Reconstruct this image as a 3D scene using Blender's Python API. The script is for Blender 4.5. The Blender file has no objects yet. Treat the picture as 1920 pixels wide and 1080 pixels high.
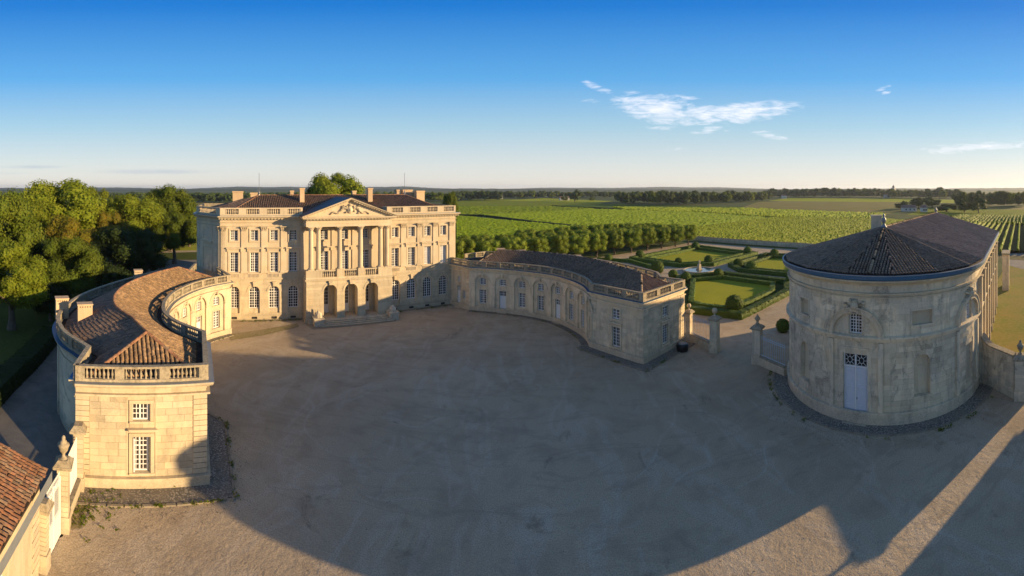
import bpy, math, random
from math import sin, cos, pi, radians, sqrt, atan2, hypot
from mathutils import Vector, Matrix
random.seed(7)
R_ = random.Random(11)
SC = bpy.context.scene
COL = SC.collection

# ------------------------------------------------------------ camera, sky, sun, exposure
F = 820.0                     # pixels per radian of the 1920 px wide cylindrical panorama
CAMZ = 20.0
cam_d = bpy.data.cameras.new('camera'); cam = bpy.data.objects.new('camera', cam_d); COL.objects.link(cam)
cam.location = (0, 0, CAMZ); cam.rotation_euler = (pi/2, 0, 0)
cam_d.type = 'PANO'; cam_d.clip_start = .1; cam_d.clip_end = 60000
for holder in (cam_d, getattr(cam_d, 'cycles', None)):
    try:
        holder.panorama_type = 'CENTRAL_CYLINDRICAL'
        holder.central_cylindrical_range_u_min = -960/F
        holder.central_cylindrical_range_u_max = 960/F
        holder.central_cylindrical_range_v_min = -727/F
        holder.central_cylindrical_range_v_max = 353/F
        holder.central_cylindrical_radius = 1.0
    except Exception:
        pass
SC.camera = cam

SUN_AZ, SUN_EL = 90.8, 11.2   # degrees clockwise from the view axis (+Y), and above the horizon
sd = Vector((sin(radians(SUN_AZ))*cos(radians(SUN_EL)), cos(radians(SUN_AZ))*cos(radians(SUN_EL)), sin(radians(SUN_EL))))
sun_d = bpy.data.lights.new('sun', 'SUN'); sun_d.energy = 5.0; sun_d.angle = radians(.55); sun_d.color = (1.0, .71, .37)
sun = bpy.data.objects.new('sun', sun_d); COL.objects.link(sun); sun.location = (0, 0, 60)
sun.rotation_euler = sd.to_track_quat('Z', 'Y').to_euler()

W = bpy.data.worlds.new('World'); SC.world = W; W.use_nodes = True
def world():
    nt = W.node_tree; nt.nodes.clear(); N = nt.nodes.new; L = nt.links.new
    out = N('ShaderNodeOutputWorld'); bg = N('ShaderNodeBackground'); sky = N('ShaderNodeTexSky')
    sky.sky_type = 'NISHITA'; sky.sun_disc = False
    sky.sun_elevation = radians(SUN_EL); sky.sun_rotation = radians(SUN_AZ)
    sky.altitude = 50; sky.air_density = 1.0; sky.dust_density = .45; sky.ozone_density = 3.0
    bg.inputs['Strength'].default_value = .13
    # wispy clouds, laid out by direction in the sky
    tc = N('ShaderNodeTexCoord'); nrm = N('ShaderNodeVectorMath'); nrm.operation = 'NORMALIZE'; L(tc.outputs['Generated'], nrm.inputs[0])
    sp = N('ShaderNodeSeparateXYZ'); L(nrm.outputs[0], sp.inputs[0])
    def M(op, a, b=None, c=None, clamp=False):
        m = N('ShaderNodeMath'); m.operation = op; m.use_clamp = clamp
        for i, q in enumerate((a, b, c)):
            if q is None: continue
            if isinstance(q, (int, float)): m.inputs[i].default_value = q
            else: L(q, m.inputs[i])
        return m.outputs[0]
    az = M('ARCTAN2', sp.outputs[0], sp.outputs[1])
    hor = M('SQRT', M('ADD', M('MULTIPLY', sp.outputs[0], sp.outputs[0]), M('MULTIPLY', sp.outputs[1], sp.outputs[1])))
    el = M('DIVIDE', sp.outputs[2], M('MAXIMUM', hor, .001))
    cv = N('ShaderNodeCombineXYZ'); L(M('MULTIPLY', az, 9), cv.inputs[0]); L(M('MULTIPLY', el, 38), cv.inputs[1])
    nz = N('ShaderNodeTexNoise'); nz.inputs['Scale'].default_value = 2.4; nz.inputs['Detail'].default_value = 12; nz.inputs['Roughness'].default_value = .66
    nz.inputs['Distortion'].default_value = .5
    L(cv.outputs[0], nz.inputs['Vector'])
    def blob(x, y, w, h, tilt=0, amp=1):
        a0, e0 = (x-960)/F, (353-y)/F
        da = M('SUBTRACT', az, a0); de = M('SUBTRACT', el, e0)
        if tilt: de = M('SUBTRACT', de, M('MULTIPLY', da, tilt))
        q = M('ADD', M('POWER', M('ABSOLUTE', M('DIVIDE', da, w/F)), 2.0), M('POWER', M('ABSOLUTE', M('DIVIDE', de, h/F)), 2.0))
        return M('MULTIPLY', M('SUBTRACT', 1, q, clamp=True), amp)
    cl = None
    for b in ((1235, 205, 105, 33, -.16, 1.25), (1315, 214, 100, 20, 0, 1.15), (1390, 211, 125, 24, .12, 1.25), (1122, 165, 42, 9, -.4, .75), (1110, 189, 26, 5, 0, .5), (1262, 182, 60, 8, -.05, .7),
              (1335, 243, 50, 9, .1, .6), (1437, 251, 46, 9, -.25, .7), (1236, 240, 32, 6, -.1, .45), (1655, 166, 18, 5, .3, .7), (1661, 174, 12, 4, .2, .8),
              (1830, 275, 150, 10, .05, .8), (1780, 285, 90, 5, .05, .45), (1265, 278, 40, 5, 0, .3)):
        o = blob(*b); cl = o if cl is None else M('MAXIMUM', cl, o)
    dens = M('MULTIPLY', M('SUBTRACT', M('ADD', M('MULTIPLY', cl, .9), M('MULTIPLY', M('SUBTRACT', nz.outputs['Fac'], .5), 3.4)), .25), .85, clamp=True)
    dens = M('MULTIPLY', dens, M('MULTIPLY', cl, 3, clamp=True), clamp=True)
    # thin grey bars low over the left horizon
    bar = None
    for b in ((60, 313, 90, 5, 0, .6), (290, 322, 150, 7, 0, .6), (20, 325, 60, 3, 0, .4)):
        o = blob(*b); bar = o if bar is None else M('MAXIMUM', bar, o)
    bar = M('MULTIPLY', M('ADD', bar, M('MULTIPLY', M('SUBTRACT', nz.outputs['Fac'], .55), .8)), M('MULTIPLY', bar, 1.6, clamp=True), clamp=True)
    # the clear evening air: deep blue overhead, paling evenly to a milky horizon all the way round
    rp = N('ShaderNodeValToRGB'); e = rp.color_ramp.elements
    for _ in range(4): e.new(.5)
    for q, (p_, c_) in zip(e, ((0.0, (.80, .74, .66)), (.05, (.66, .69, .68)), (.14, (.36, .56, .69)), (.25, (.10, .375, .74)), (.42, (.0, .175, .60)), (1.0, (.11, .165, .27)))): q.position = p_; q.color = (*c_, 1)
    L(M('MAXIMUM', el, 0), rp.inputs[0])
    gm = N('ShaderNodeVectorMath'); gm.operation = 'SCALE'; gm.inputs['Scale'].default_value = 4.6; L(rp.outputs[0], gm.inputs[0])
    hs = N('ShaderNodeMix'); hs.data_type = 'RGBA'; hs.inputs['Factor'].default_value = .92; L(sky.outputs[0], hs.inputs['A']); L(gm.outputs[0], hs.inputs['B'])
    mx = N('ShaderNodeMix'); mx.data_type = 'RGBA'; L(M('MULTIPLY', dens, .72), mx.inputs['Factor']); L(hs.outputs['Result'], mx.inputs['A']); mx.inputs['B'].default_value = (4.9, 4.75, 5.0, 1)
    mx2 = N('ShaderNodeMix'); mx2.data_type = 'RGBA'; L(M('MULTIPLY', bar, .7), mx2.inputs['Factor']); L(mx.outputs['Result'], mx2.inputs['A']); mx2.inputs['B'].default_value = (1.7, 2.1, 2.7, 1)
    L(mx2.outputs['Result'], bg.inputs['Color']); L(bg.outputs[0], out.inputs['Surface'])
world()
vs = SC.view_settings; vs.view_transform = 'Standard'; vs.look = 'None'; vs.gamma = 1; vs.use_curve_mapping = False; vs.exposure = 0.92
SC.cycles.max_bounces = 6; SC.cycles.diffuse_bounces = 3; SC.cycles.glossy_bounces = 2; SC.cycles.transmission_bounces = 2
SC.cycles.transparent_max_bounces = 4; SC.cycles.volume_bounces = 0
SC.cycles.use_denoising = True

# ------------------------------------------------------------ helpers
def G(x, y, h=0.0):
    """ground position of a thing that stands h metres high at this place of the panorama"""
    th = (x-960)/F; r = F*(CAMZ-h)/(y-353.0)
    return Vector((r*sin(th), r*cos(th)))
def pol(x, r):
    th = (x-960)/F
    return Vector((r*sin(th), r*cos(th)))

class MB:
    def __init__(s): s.v = []; s.f = []; s.t = []; s.uv = []; s.mi = []; s.cm = 0
    def face(s, pts, tint=1.0, uv=None):
        n = len(s.v); s.v.extend([tuple(p) for p in pts]); s.f.append(tuple(range(n, n+len(pts)))); s.t.append(tint); s.uv.append(uv); s.mi.append(s.cm)
    def grid(s, rows, tint=1.0, closed=False):
        n = len(s.v); w = len(rows[0])
        for r in rows: s.v.extend([tuple(p) for p in r])
        for i in range(len(rows)-1):
            for j in range(w if closed else w-1):
                k = (j+1) % w
                s.f.append((n+i*w+j, n+i*w+k, n+(i+1)*w+k, n+(i+1)*w+j)); s.t.append(tint); s.uv.append(None); s.mi.append(s.cm)
    def box8(s, p, tint=1.0):      # p: 8 corners, bottom loop then top loop
        n = len(s.v); s.v.extend([tuple(q) for q in p])
        for f in ((3, 2, 1, 0), (4, 5, 6, 7), (0, 1, 5, 4), (1, 2, 6, 5), (2, 3, 7, 6), (3, 0, 4, 7)):
            s.f.append(tuple(n+i for i in f)); s.t.append(tint); s.uv.append(None); s.mi.append(s.cm)
    def box(s, M, s0, s1, o0, o1, z0, z1, tint=1.0):   # box in a mapping M(s, out, z)
        s.box8([M(s0, o1, z0), M(s1, o1, z0), M(s1, o0, z0), M(s0, o0, z0), M(s0, o1, z1), M(s1, o1, z1), M(s1, o0, z1), M(s0, o0, z1)], tint)
    def cbox(s, c, sx, sy, z0, z1, rot=0.0, tint=1.0, taper=1.0):
        ca, sa = cos(rot), sin(rot)
        def q(a, b, z, k): return (c[0]+(a*ca-b*sa)*k, c[1]+(a*sa+b*ca)*k, z)
        h, g = sx/2, sy/2
        s.box8([q(-h, -g, z0, 1), q(h, -g, z0, 1), q(h, g, z0, 1), q(-h, g, z0, 1), q(-h, -g, z1, taper), q(h, -g, z1, taper), q(h, g, z1, taper), q(-h, g, z1, taper)], tint)
    def lathe(s, c, prof, n=10, tint=1.0, rot=0.0, squash=1.0):
        rows = [[(c[0]+r*cos(2*pi*i/n+rot), c[1]+r*sin(2*pi*i/n+rot)*squash, c[2]+z) for i in range(n)] for r, z in prof]
        s.grid(rows, tint, closed=True)
        if prof[-1][0] > .01: s.face(rows[-1], tint)
    def tube(s, a, b, r, n=5, tint=1.0, r2=None):
        a, b = Vector(a), Vector(b); d = (b-a).normalized(); x = d.orthogonal().normalized(); y = d.cross(x)
        r2 = r if r2 is None else r2
        s.grid([[a+(x*cos(2*pi*i/n)+y*sin(2*pi*i/n))*r for i in range(n)], [b+(x*cos(2*pi*i/n)+y*sin(2*pi*i/n))*r2 for i in range(n)]], tint, closed=True)
    def mesh(s, name, mats, smooth=False):
        m = bpy.data.meshes.new(name); m.from_pydata(s.v, [], s.f)
        for q in (mats if isinstance(mats, (list, tuple)) else [mats]): m.materials.append(q)
        at = m.attributes.new('tint', 'FLOAT', 'FACE'); at.data.foreach_set('value', s.t)
        if any(s.mi): m.polygons.foreach_set('material_index', s.mi)
        if smooth: m.polygons.foreach_set('use_smooth', [True]*len(s.f))
        m.update(); return m
    def build(s, name, mats, parent=None, smooth=False, kind=None, label=None, cat=None, group=None):
        if not s.f: return None
        o = bpy.data.objects.new(name, s.mesh(name, mats, smooth)); COL.objects.link(o)
        if parent is not None:
            o.parent = parent; o.matrix_parent_inverse = Matrix.Translation(-parent.location) if parent.type == 'EMPTY' else Matrix.Identity(4)
        tag(o, label, cat, group, kind); return o
def build_split(mb, name, mats, parent=None, limit=300, **k):
    """one object for each piece that stands clear of the others"""
    par = {}
    def find(x):
        while par[x] != x: par[x] = par[par[x]]; x = par[x]
        return x
    key = {}; ids = []
    for i, v in enumerate(mb.v):
        q = (round(v[0], 3), round(v[1], 3), round(v[2], 3)); ids.append(key.setdefault(q, i)); par.setdefault(ids[-1], ids[-1])
    for f in mb.f:
        a = find(ids[f[0]])
        for j in f[1:]:
            b = find(ids[j])
            if a != b: par[b] = a
    gr = {}
    for n, f in enumerate(mb.f): gr.setdefault(find(ids[f[0]]), []).append(n)
    out = []
    for g in list(gr.values()):
        m = MB()
        for n in g: m.face([mb.v[i] for i in mb.f[n]], mb.t[n])
        out.append(m)
    rest = MB()
    for m in out[limit:]:
        for n, f in enumerate(m.f): rest.face([m.v[i] for i in f], m.t[n])
    for m in out[:limit]: m.build(name, mats, parent, **k)
    if rest.f: rest.build(name, mats, parent, kind='stuff')
def tag(o, label=None, cat=None, group=None, kind=None):
    if label: o['label'] = label
    if cat: o['category'] = cat
    if group: o['group'] = group
    if kind: o['kind'] = kind
    return o
def thing(name, label, cat, loc=(0, 0, 0), group=None):
    o = bpy.data.objects.new(name, None); COL.objects.link(o); o.location = loc; o.empty_display_size = .5
    return tag(o, label, cat, group)
def inst(name, mesh, loc, rot=(0, 0, 0), scale=(1, 1, 1), parent=None, **k):
    o = bpy.data.objects.new(name, mesh); COL.objects.link(o)
    o.location = loc; o.rotation_euler = rot; o.scale = scale
    if parent is not None:
        o.parent = parent; o.matrix_parent_inverse = Matrix.Translation(-parent.location) if parent.type == 'EMPTY' else Matrix.Identity(4)
    return tag(o, **k)

# ---- a wall line on the ground: mixed straight runs and curves; normals point to the right of travel
class Path:
    def __init__(s, pts, smooth=True, step=.8, closed=False):
        # pts: (x, y) smooth points, (x, y, 1) corners
        P = [(Vector(p[:2]), len(p) > 2) for p in pts]
        out = []; cor = []
        for i in range(len(P)-1):
            p1, p2 = P[i][0], P[i+1][0]
            if P[i][1] and P[i+1][1] or not smooth:
                n = 1
                p0 = p3 = None
            else:
                p0 = P[i-1][0] if i > 0 and not P[i][1] else p1*2-p2
                p3 = P[i+2][0] if i+2 < len(P) and not P[i+1][1] else p2*2-p1
                n = max(1, int((p2-p1).length/step+.5))
            for k in range(n):
                t = k/n
                if n == 1: q = p1
                else: q = .5*((2*p1)+(p2-p0)*t+(2*p0-5*p1+4*p2-p3)*t*t+(3*p1-p0-3*p2+p3)*t**3)
                out.append(q.copy() if hasattr(q, 'copy') else q); cor.append(P[i][1] and k == 0)
        out.append(P[-1][0]); cor.append(True)
        s.set(out, cor)
    def set(s, pts, cor=None):
        s.p = pts; s.c = cor or [False]*len(pts)
        s.s = [0.0]
        for a, b in zip(pts, pts[1:]): s.s.append(s.s[-1]+(b-a).length)
        s.len = s.s[-1]; s.n = []
        for i in range(len(pts)):
            ds = []
            if i > 0: ds.append((pts[i]-pts[i-1]).normalized())
            if i < len(pts)-1: ds.append((pts[i+1]-pts[i]).normalized())
            d = sum(ds, Vector((0, 0))).normalized()
            nn = Vector((d.y, -d.x)); k = 1.0
            if len(ds) == 2: k = 1/max(.35, nn.dot(Vector((ds[0].y, -ds[0].x))))
            s.n.append(nn*k)
    def idx(s, t):
        t = max(0, min(s.len, t)); lo, hi = 0, len(s.s)-1
        while hi-lo > 1:
            m = (lo+hi)//2
            if s.s[m] <= t: lo = m
            else: hi = m
        return lo, (t-s.s[lo])/max(1e-9, s.s[lo+1]-s.s[lo])
    def M(s, t, o, z):
        i, k = s.idx(t)
        q = s.p[i].lerp(s.p[i+1], k)
        n = s.n[i].lerp(s.n[i+1], k)
        if t < 0 or t > s.len:
            d = (s.p[1]-s.p[0]).normalized() if t < 0 else (s.p[-1]-s.p[-2]).normalized()
            q = q+d*(t if t < 0 else t-s.len)
        return Vector((q.x+n.x*o, q.y+n.y*o, z))
    def at_x(s, x, near=None):
        """arc length where the wall line crosses the sight azimuth of panorama column x"""
        th = (x-960)/F; best = []
        for i in range(len(s.p)-1):
            a, b = [atan2(q.x, q.y)-th for q in (s.p[i], s.p[i+1])]
            if a*b <= 0 and abs(a) < 1 and abs(b) < 1:
                k = a/(a-b) if a != b else 0
                best.append((s.s[i]+k*(s.s[i+1]-s.s[i]), hypot(*s.p[i])))
        if not best: return 0.0
        return min(best, key=lambda q: q[1])[0]
    def offset(s, o):
        q = Path.__new__(Path); q.set([Vector((p.x+n.x*o, p.y+n.y*o)) for p, n in zip(s.p, s.n)], list(s.c)); return q
    def sub(s, a, b):
        pts = [s.M(a, 0, 0).xy]+[p for p, t in zip(s.p, s.s) if a+.02 < t < b-.02]+[s.M(b, 0, 0).xy]
        q = Path.__new__(Path); q.set(pts); return q

def sweep(mb, path, prof, caps=True, tint=1.0, uv=False):
    """closed profile [(out, z), ...] carried along the path"""
    rows = [[(p.x+n.x*o, p.y+n.y*o, z) for o, z in prof] for p, n in zip(path.p, path.n)]
    mb.grid(rows, tint, closed=True)
    if caps: mb.face(rows[0][::-1], tint); mb.face(rows[-1], tint)
def band(mb, path, o0, o1, z0, z1, caps=True):
    sweep(mb, path, [(o0, z0), (o1, z0), (o1, z1), (o0, z1)], caps)
def cornice(mb, path, z, d=.5, h=.5, back=0.0):
    sweep(mb, path, [(back, z), (back+.08*d, z), (back+.12*d, z+.22*h), (back+.38*d, z+.3*h), (back+.45*d, z+.52*h), (back+.85*d, z+.58*h), (back+d, z+.78*h), (back+d, z+h), (back, z+h)])

class Op:
    """opening in a wall: s centre, width, sill, head; arch=True rounds the head (crown at z1)"""
    def __init__(s, c, w, z0, z1, arch=False, depth=.3, seg=None, flat=0.0):
        s.c, s.w, s.z0, s.z1, s.arch, s.depth = c, w, z0, z1, arch, depth
        s.a, s.b = c-w/2, c+w/2; s.rise = seg if seg else w/2
    def top(s, t):
        if not s.arch: return s.z1
        k = max(-1, min(1, (t-s.c)/(s.w/2)))
        return s.z1-s.rise+s.rise*sqrt(max(0, 1-k*k))
    def edges(s):
        if not s.arch: return [s.a, s.b]
        n = 10
        return [s.c-s.w/2*cos(pi*i/n) for i in range(n+1)]
def wall(mb, path, a, b, z0, z1, ops, off=0.0, tintf=None, step=2.0):
    """wall skin between arc lengths a..b with openings, and their reveals"""
    cut = {round(a, 4), round(b, 4)}
    for t in path.s:
        if a < t < b: cut.add(round(t, 4))
    for o in ops:
        for e in o.edges():
            if a < e < b: cut.add(round(e, 4))
    cut = sorted(cut); M = path.M
    for u, v in zip(cut, cut[1:]):
        if v-u < .002: continue
        m = (u+v)/2
        here = sorted([o for o in ops if o.a-1e-4 <= m <= o.b+1e-4], key=lambda o: o.z0)
        lo = (z0, z0)
        for o in here:
            if o.z0 > lo[0]+.005: mb.face([M(u, off, lo[0]), M(v, off, lo[1]), M(v, off, o.z0), M(u, off, o.z0)])
            lo = (o.top(u), o.top(v))
        mb.face([M(u, off, lo[0]), M(v, off, lo[1]), M(v, off, z1), M(u, off, z1)])
    for o in ops:
        e = o.edges(); d = o.depth
        for u, v in zip(e, e[1:]):
            mb.face([M(u, off, o.top(u)), M(v, off, o.top(v)), M(v, off-d, o.top(v)), M(u, off-d, o.top(u))])
        mb.face([M(o.a, off, o.z0), M(o.b, off, o.z0), M(o.b, off-d, o.z0), M(o.a, off-d, o.z0)])
        mb.face([M(o.a, off, o.z0), M(o.a, off, o.top(o.a)), M(o.a, off-d, o.top(o.a)), M(o.a, off-d, o.z0)])
        mb.face([M(o.b, off, o.z0), M(o.b, off, o.top(o.b)), M(o.b, off-d, o.top(o.b)), M(o.b, off-d, o.z0)])

def arch_ring(mb, M, c, zs, r0, r1, o0, o1, n=12, a0=0, a1=pi):
    """raised archivolt on a wall"""
    rows = []
    for i in range(n+1):
        a = a0+(a1-a0)*i/n; x, z = -cos(a), sin(a)
        rows.append([M(c+x*r0, o0, zs+z*r0), M(c+x*r0, o1, zs+z*r0), M(c+x*r1, o1, zs+z*r1), M(c+x*r1, o0, zs+z*r1)])
    mb.grid(rows, closed=True); mb.face(rows[0]); mb.face(rows[-1])

def window(path, op, parent, nx=4, ny=5, off=0.0, door=0.0, fw=.09, bw=.045, name='window', label=None, curtain=None):
    """sash set in an opening: frame and glazing bars (white), pane behind; door>0: panelled lower part of that height"""
    M = path.M; o = off-op.depth+.03; mb = MB()
    a, b, z0, z1 = op.a+.01, op.b-.01, op.z0+.01, op.z1
    zt = op.top(a+fw) if op.arch else z1
    mb.box(M, a, a+fw, o-.05, o+.05, z0, zt-.01); mb.box(M, b-fw, b, o-.05, o+.05, z0, zt-.01)
    mb.box(M, a+fw, b-fw, o-.05, o+.045, z0, z0+fw)
    if not op.arch: mb.box(M, a+fw, b-fw, o-.05, o+.045, z1-fw, z1-.01)
    else:
        e = op.edges()
        for u, v in zip(e, e[1:]):
            mb.box8([M(u, o+.05, op.top(u)-fw*1.2), M(v, o+.05, op.top(v)-fw*1.2), M(v, o-.05, op.top(v)-fw*1.2), M(u, o-.05, op.top(u)-fw*1.2),
                     M(u, o+.05, op.top(u)-.005), M(v, o+.05, op.top(v)-.005), M(v, o-.05, op.top(v)-.005), M(u, o-.05, op.top(u)-.005)])
    zb = z0+door if door else z0+fw
    if door: mb.box(M, a+fw, b-fw, o-.03, o+.03, z0+fw, z0+door); mb.box(M, op.c-.03, op.c+.03, o+.03, o+.06, z0, z0+door)
    for i in range(1, nx):
        x = a+fw+(b-a-2*fw)*i/nx; w = bw*(2.0 if nx % 2 == 0 and i == nx//2 else 1)
        mb.box(M, x-w/2, x+w/2, o-.02, o+.025+(.02 if w > bw else 0), zb, (op.top(x) if op.arch else z1)-fw)
    for j in range(1, ny):
        z = zb+(z1-fw-zb)*j/ny
        if op.arch and z > op.z1-op.rise:
            hw = (op.w/2)*sqrt(max(0, 1-((z-op.z1+op.rise)/op.rise)**2))-.06
        else: hw = (b-a)/2-fw
        w = bw*(1.8 if j == int(ny*.72+.5) and ny > 4 else 1)
        if hw > .1: mb.box(M, op.c-hw, op.c+hw, o-.015, o+.021, z-w/2, z+w/2)
    w = mb.build(name, MAT['white'], parent, label=label)
    g = MB(); e = op.edges()
    for u, v in zip(e, e[1:]):
        g.face([M(u, o-.03, zb), M(v, o-.03, zb), M(v, o-.03, op.top(v)), M(u, o-.03, op.top(u))])
    g.build('pane', curtain or MAT['glass'], w)
    # dark room behind, so the opening has depth
    return w
# ------------------------------------------------------------ materials
MAT = {}
def nodes(name, rough=.8, spec=.25):
    m = bpy.data.materials.new(name); m.use_nodes = True; nt = m.node_tree; nt.nodes.clear()
    out = nt.nodes.new('ShaderNodeOutputMaterial'); b = nt.nodes.new('ShaderNodeBsdfPrincipled')
    b.inputs['Roughness'].default_value = rough; b.inputs['Specular IOR Level'].default_value = spec
    nt.links.new(b.outputs[0], out.inputs['Surface']); MAT[name] = m
    return m, nt, b
class NT:
    def __init__(s, nt): s.nt = nt
    def new(s, t): return s.nt.nodes.new(t)
    def L(s, a, b): s.nt.links.new(a, b)
    def pos(s, scale=(1, 1, 1)):
        g = s.new('ShaderNodeNewGeometry'); m = s.new('ShaderNodeVectorMath'); m.operation = 'MULTIPLY'; m.inputs[1].default_value = scale
        s.L(g.outputs['Position'], m.inputs[0]); return m.outputs[0]
    def noise(s, vec, scale, detail=4, rough=.55, dist=0):
        n = s.new('ShaderNodeTexNoise'); n.inputs['Scale'].default_value = scale; n.inputs['Detail'].default_value = detail
        n.inputs['Roughness'].default_value = rough; n.inputs['Distortion'].default_value = dist; s.L(vec, n.inputs['Vector']); return n.outputs['Fac']
    def ramp(s, fac, stops, interp='LINEAR'):
        r = s.new('ShaderNodeValToRGB'); e = r.color_ramp.elements; r.color_ramp.interpolation = interp
        while len(e) < len(stops): e.new(.5)
        for q, (p, c) in zip(e, stops): q.position = p; q.color = (c, c, c, 1) if isinstance(c, (int, float)) else (*c, 1)
        s.L(fac, r.inputs[0]); return r.outputs[0]
    def mix(s, fac, a, b, mode='MIX'):
        m = s.new('ShaderNodeMix'); m.data_type = 'RGBA'; m.blend_type = mode
        for k, q in (('Factor', fac), ('A', a), ('B', b)):
            if isinstance(q, tuple): m.inputs[k].default_value = (*q, 1) if len(q) == 3 else q
            elif isinstance(q, (int, float)): m.inputs[k].default_value = q
            else: s.L(q, m.inputs[k])
        return m.outputs['Result']
    def math(s, op, a, b=0, clamp=False):
        m = s.new('ShaderNodeMath'); m.operation = op; m.use_clamp = clamp
        for i, q in enumerate((a, b)):
            if isinstance(q, (int, float)): m.inputs[i].default_value = q
            else: s.L(q, m.inputs[i])
        return m.outputs[0]
    def bump(s, h, b, strength=.3, dist=.05):
        n = s.new('ShaderNodeBump'); n.inputs['Strength'].default_value = strength; n.inputs['Distance'].default_value = dist
        s.L(h, n.inputs['Height']); s.L(n.outputs[0], b.inputs['Normal'])
    def tint(s, col):
        a = s.new('ShaderNodeAttribute'); a.attribute_name = 'tint'
        oi = s.new('ShaderNodeObjectInfo')
        k = s.math('ADD', s.math('MULTIPLY', oi.outputs['Random'], .16), .92)
        v = s.math('MULTIPLY', a.outputs['Fac'], k)
        c = s.new('ShaderNodeCombineXYZ')
        for i in range(3): s.L(v, c.inputs[i])
        return s.mix(1.0, col, c.outputs[0], 'MULTIPLY')
def stone(name, base, dark, stain=.5, scale=1.0, lichen=0.0, rough=.88, bump=.25, warm=(.55, .38, .2), patch=0.0):
    m, nt, b = nodes(name, rough, .15); n = NT(nt)
    p = n.pos(); ps = n.pos((1, 1, .16))
    f1 = n.noise(p, .55*scale, 5, .6); f2 = n.noise(ps, 1.6*scale, 6, .65, .3); f3 = n.noise(p, 9, 4, .7)
    c = n.mix(n.ramp(f1, [(.35, 0.0), (.68, 1.0)]), base, tuple(x*y for x, y in zip(base, (.86, .80, .70))))
    if patch:
        c = n.mix(n.math('MULTIPLY', n.ramp(n.noise(p, .23, 6, .62, .8), [(.44, 0.0), (.56, 1.0)]), patch), c, tuple(x*y for x, y in zip(base, (.60, .64, .72))))
        c = n.mix(n.math('MULTIPLY', n.ramp(n.noise(n.pos((1.2, 1.2, .8)), .5, 8, .75, 1.2), [(.53, 0.0), (.62, 1.0)]), patch*.85), c, (.15, .14, .125))
        c = n.mix(n.math('MULTIPLY', n.ramp(n.noise(n.pos((1, 1, 1.6)), .8, 6, .7, .5), [(.58, 0.0), (.66, 1.0)]), patch*.6), c, (.56, .42, .24))
        sep = n.new('ShaderNodeSeparateXYZ'); n.L(n.pos(), sep.inputs[0])
        low_dark = n.math('ADD', n.math('MULTIPLY', sep.outputs[2], -.55), n.math('MULTIPLY', n.noise(p, .9, 5, .7), 1.9))  # darker towards the foot of the wall, broken up by noise
        c = n.mix(n.ramp(low_dark, [(.25, 0.0), (.75, .55)]), c, (.16, .14, .105))
    c = n.mix(n.math('MULTIPLY', n.ramp(f2, [(.5, 0.0), (.74, 1.0)]), stain), c, dark)
    c = n.mix(n.math('MULTIPLY', n.ramp(n.noise(p, 1.1*scale, 3, .5, .6), [(.55, 0.0), (.75, 1.0)]), .3), c, warm)
    if lichen: c = n.mix(n.math('MULTIPLY', n.ramp(n.noise(p, 3.2, 7, .78), [(.44, 0.0), (.58, 1.0)]), lichen), c, (.10, .085, .06))
    c = n.mix(n.ramp(f3, [(.3, .75), (.7, 0.0)]), c, tuple(x*.86 for x in base), 'MIX')
    n.L(n.tint(c), b.inputs['Base Color']); n.bump(n.noise(p, 14, 5, .7), b, bump, .03)
    return m
stone('limestone', (.62, .52, .36), (.24, .19, .13), .8, bump=.35, patch=.5)
stone('limestone_upper', (.60, .505, .365), (.26, .215, .16), .65, patch=.22)
stone('weathered_stone', (.78, .655, .46), (.15, .135, .12), .95, .8, bump=.4, patch=.9)
stone('wing_stone', (.78, .65, .45), (.20, .17, .14), .8, .9, bump=.35, patch=.5)
stone('lichen_stone', (.42, .36, .26), (.10, .09, .07), .7, 1.2, lichen=.75, bump=.5)
stone('rubble', (.30, .26, .2), (.10, .09, .07), .7, 1.5, lichen=.4, bump=.6)
stone('chimney_stone', (.56, .42, .28), (.25, .18, .13), .5, 1.2)
stone('dark_joint', (.20, .165, .12), (.08, .07, .06), .5)
stone('tile_under', (.05, .035, .028), (.02, .018, .016), .5)
def flat(name, col, rough=.6, metal=0.0, spec=.4, nz=.15):
    m, nt, b = nodes(name, rough, spec); n = NT(nt); b.inputs['Metallic'].default_value = metal
    c = n.mix(n.math('MULTIPLY', n.ramp(n.noise(n.pos(), 2.3, 6, .65), [(.35, 0.0), (.75, 1.0)]), nz*3), col, tuple(x*.6 for x in col))
    n.L(n.tint(c), b.inputs['Base Color']); return m
flat('white', (.74, .73, .70), .45, nz=.05)
flat('door_white', (.60, .62, .66), .5, nz=.08)
flat('zinc', (.13, .20, .28), .38, .55, .5)
flat('zinc_sky_blue', (.03, .12, .24), .42, .35, .5, .2)  # blue of the reflected sky put into the zinc colour
flat('iron_dark', (.03, .03, .035), .5)
flat('black_plastic', (.012, .012, .013), .35)
flat('lead', (.24, .26, .28), .5, .3)
flat('curtain', (.62, .60, .56), .8, nz=.1)
flat('shutter_blue', (.42, .50, .58), .6)
flat('metal_mast', (.3, .3, .32), .4, .6)
flat('slate', (.055, .06, .07), .6)
flat('roof_far', (.22, .13, .10), .8)
flat('wall_far', (.62, .58, .52), .8)
def glass():
    m, nt, b = nodes('glass', .06, .7); n = NT(nt)
    oi = n.new('ShaderNodeObjectInfo')
    n.L(n.mix(oi.outputs['Random'], (.012, .014, .018), (.05, .04, .035)), b.inputs['Base Color'])
    n.bump(n.noise(n.pos(), 1.5, 2), b, .05, .1)
glass()
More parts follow.
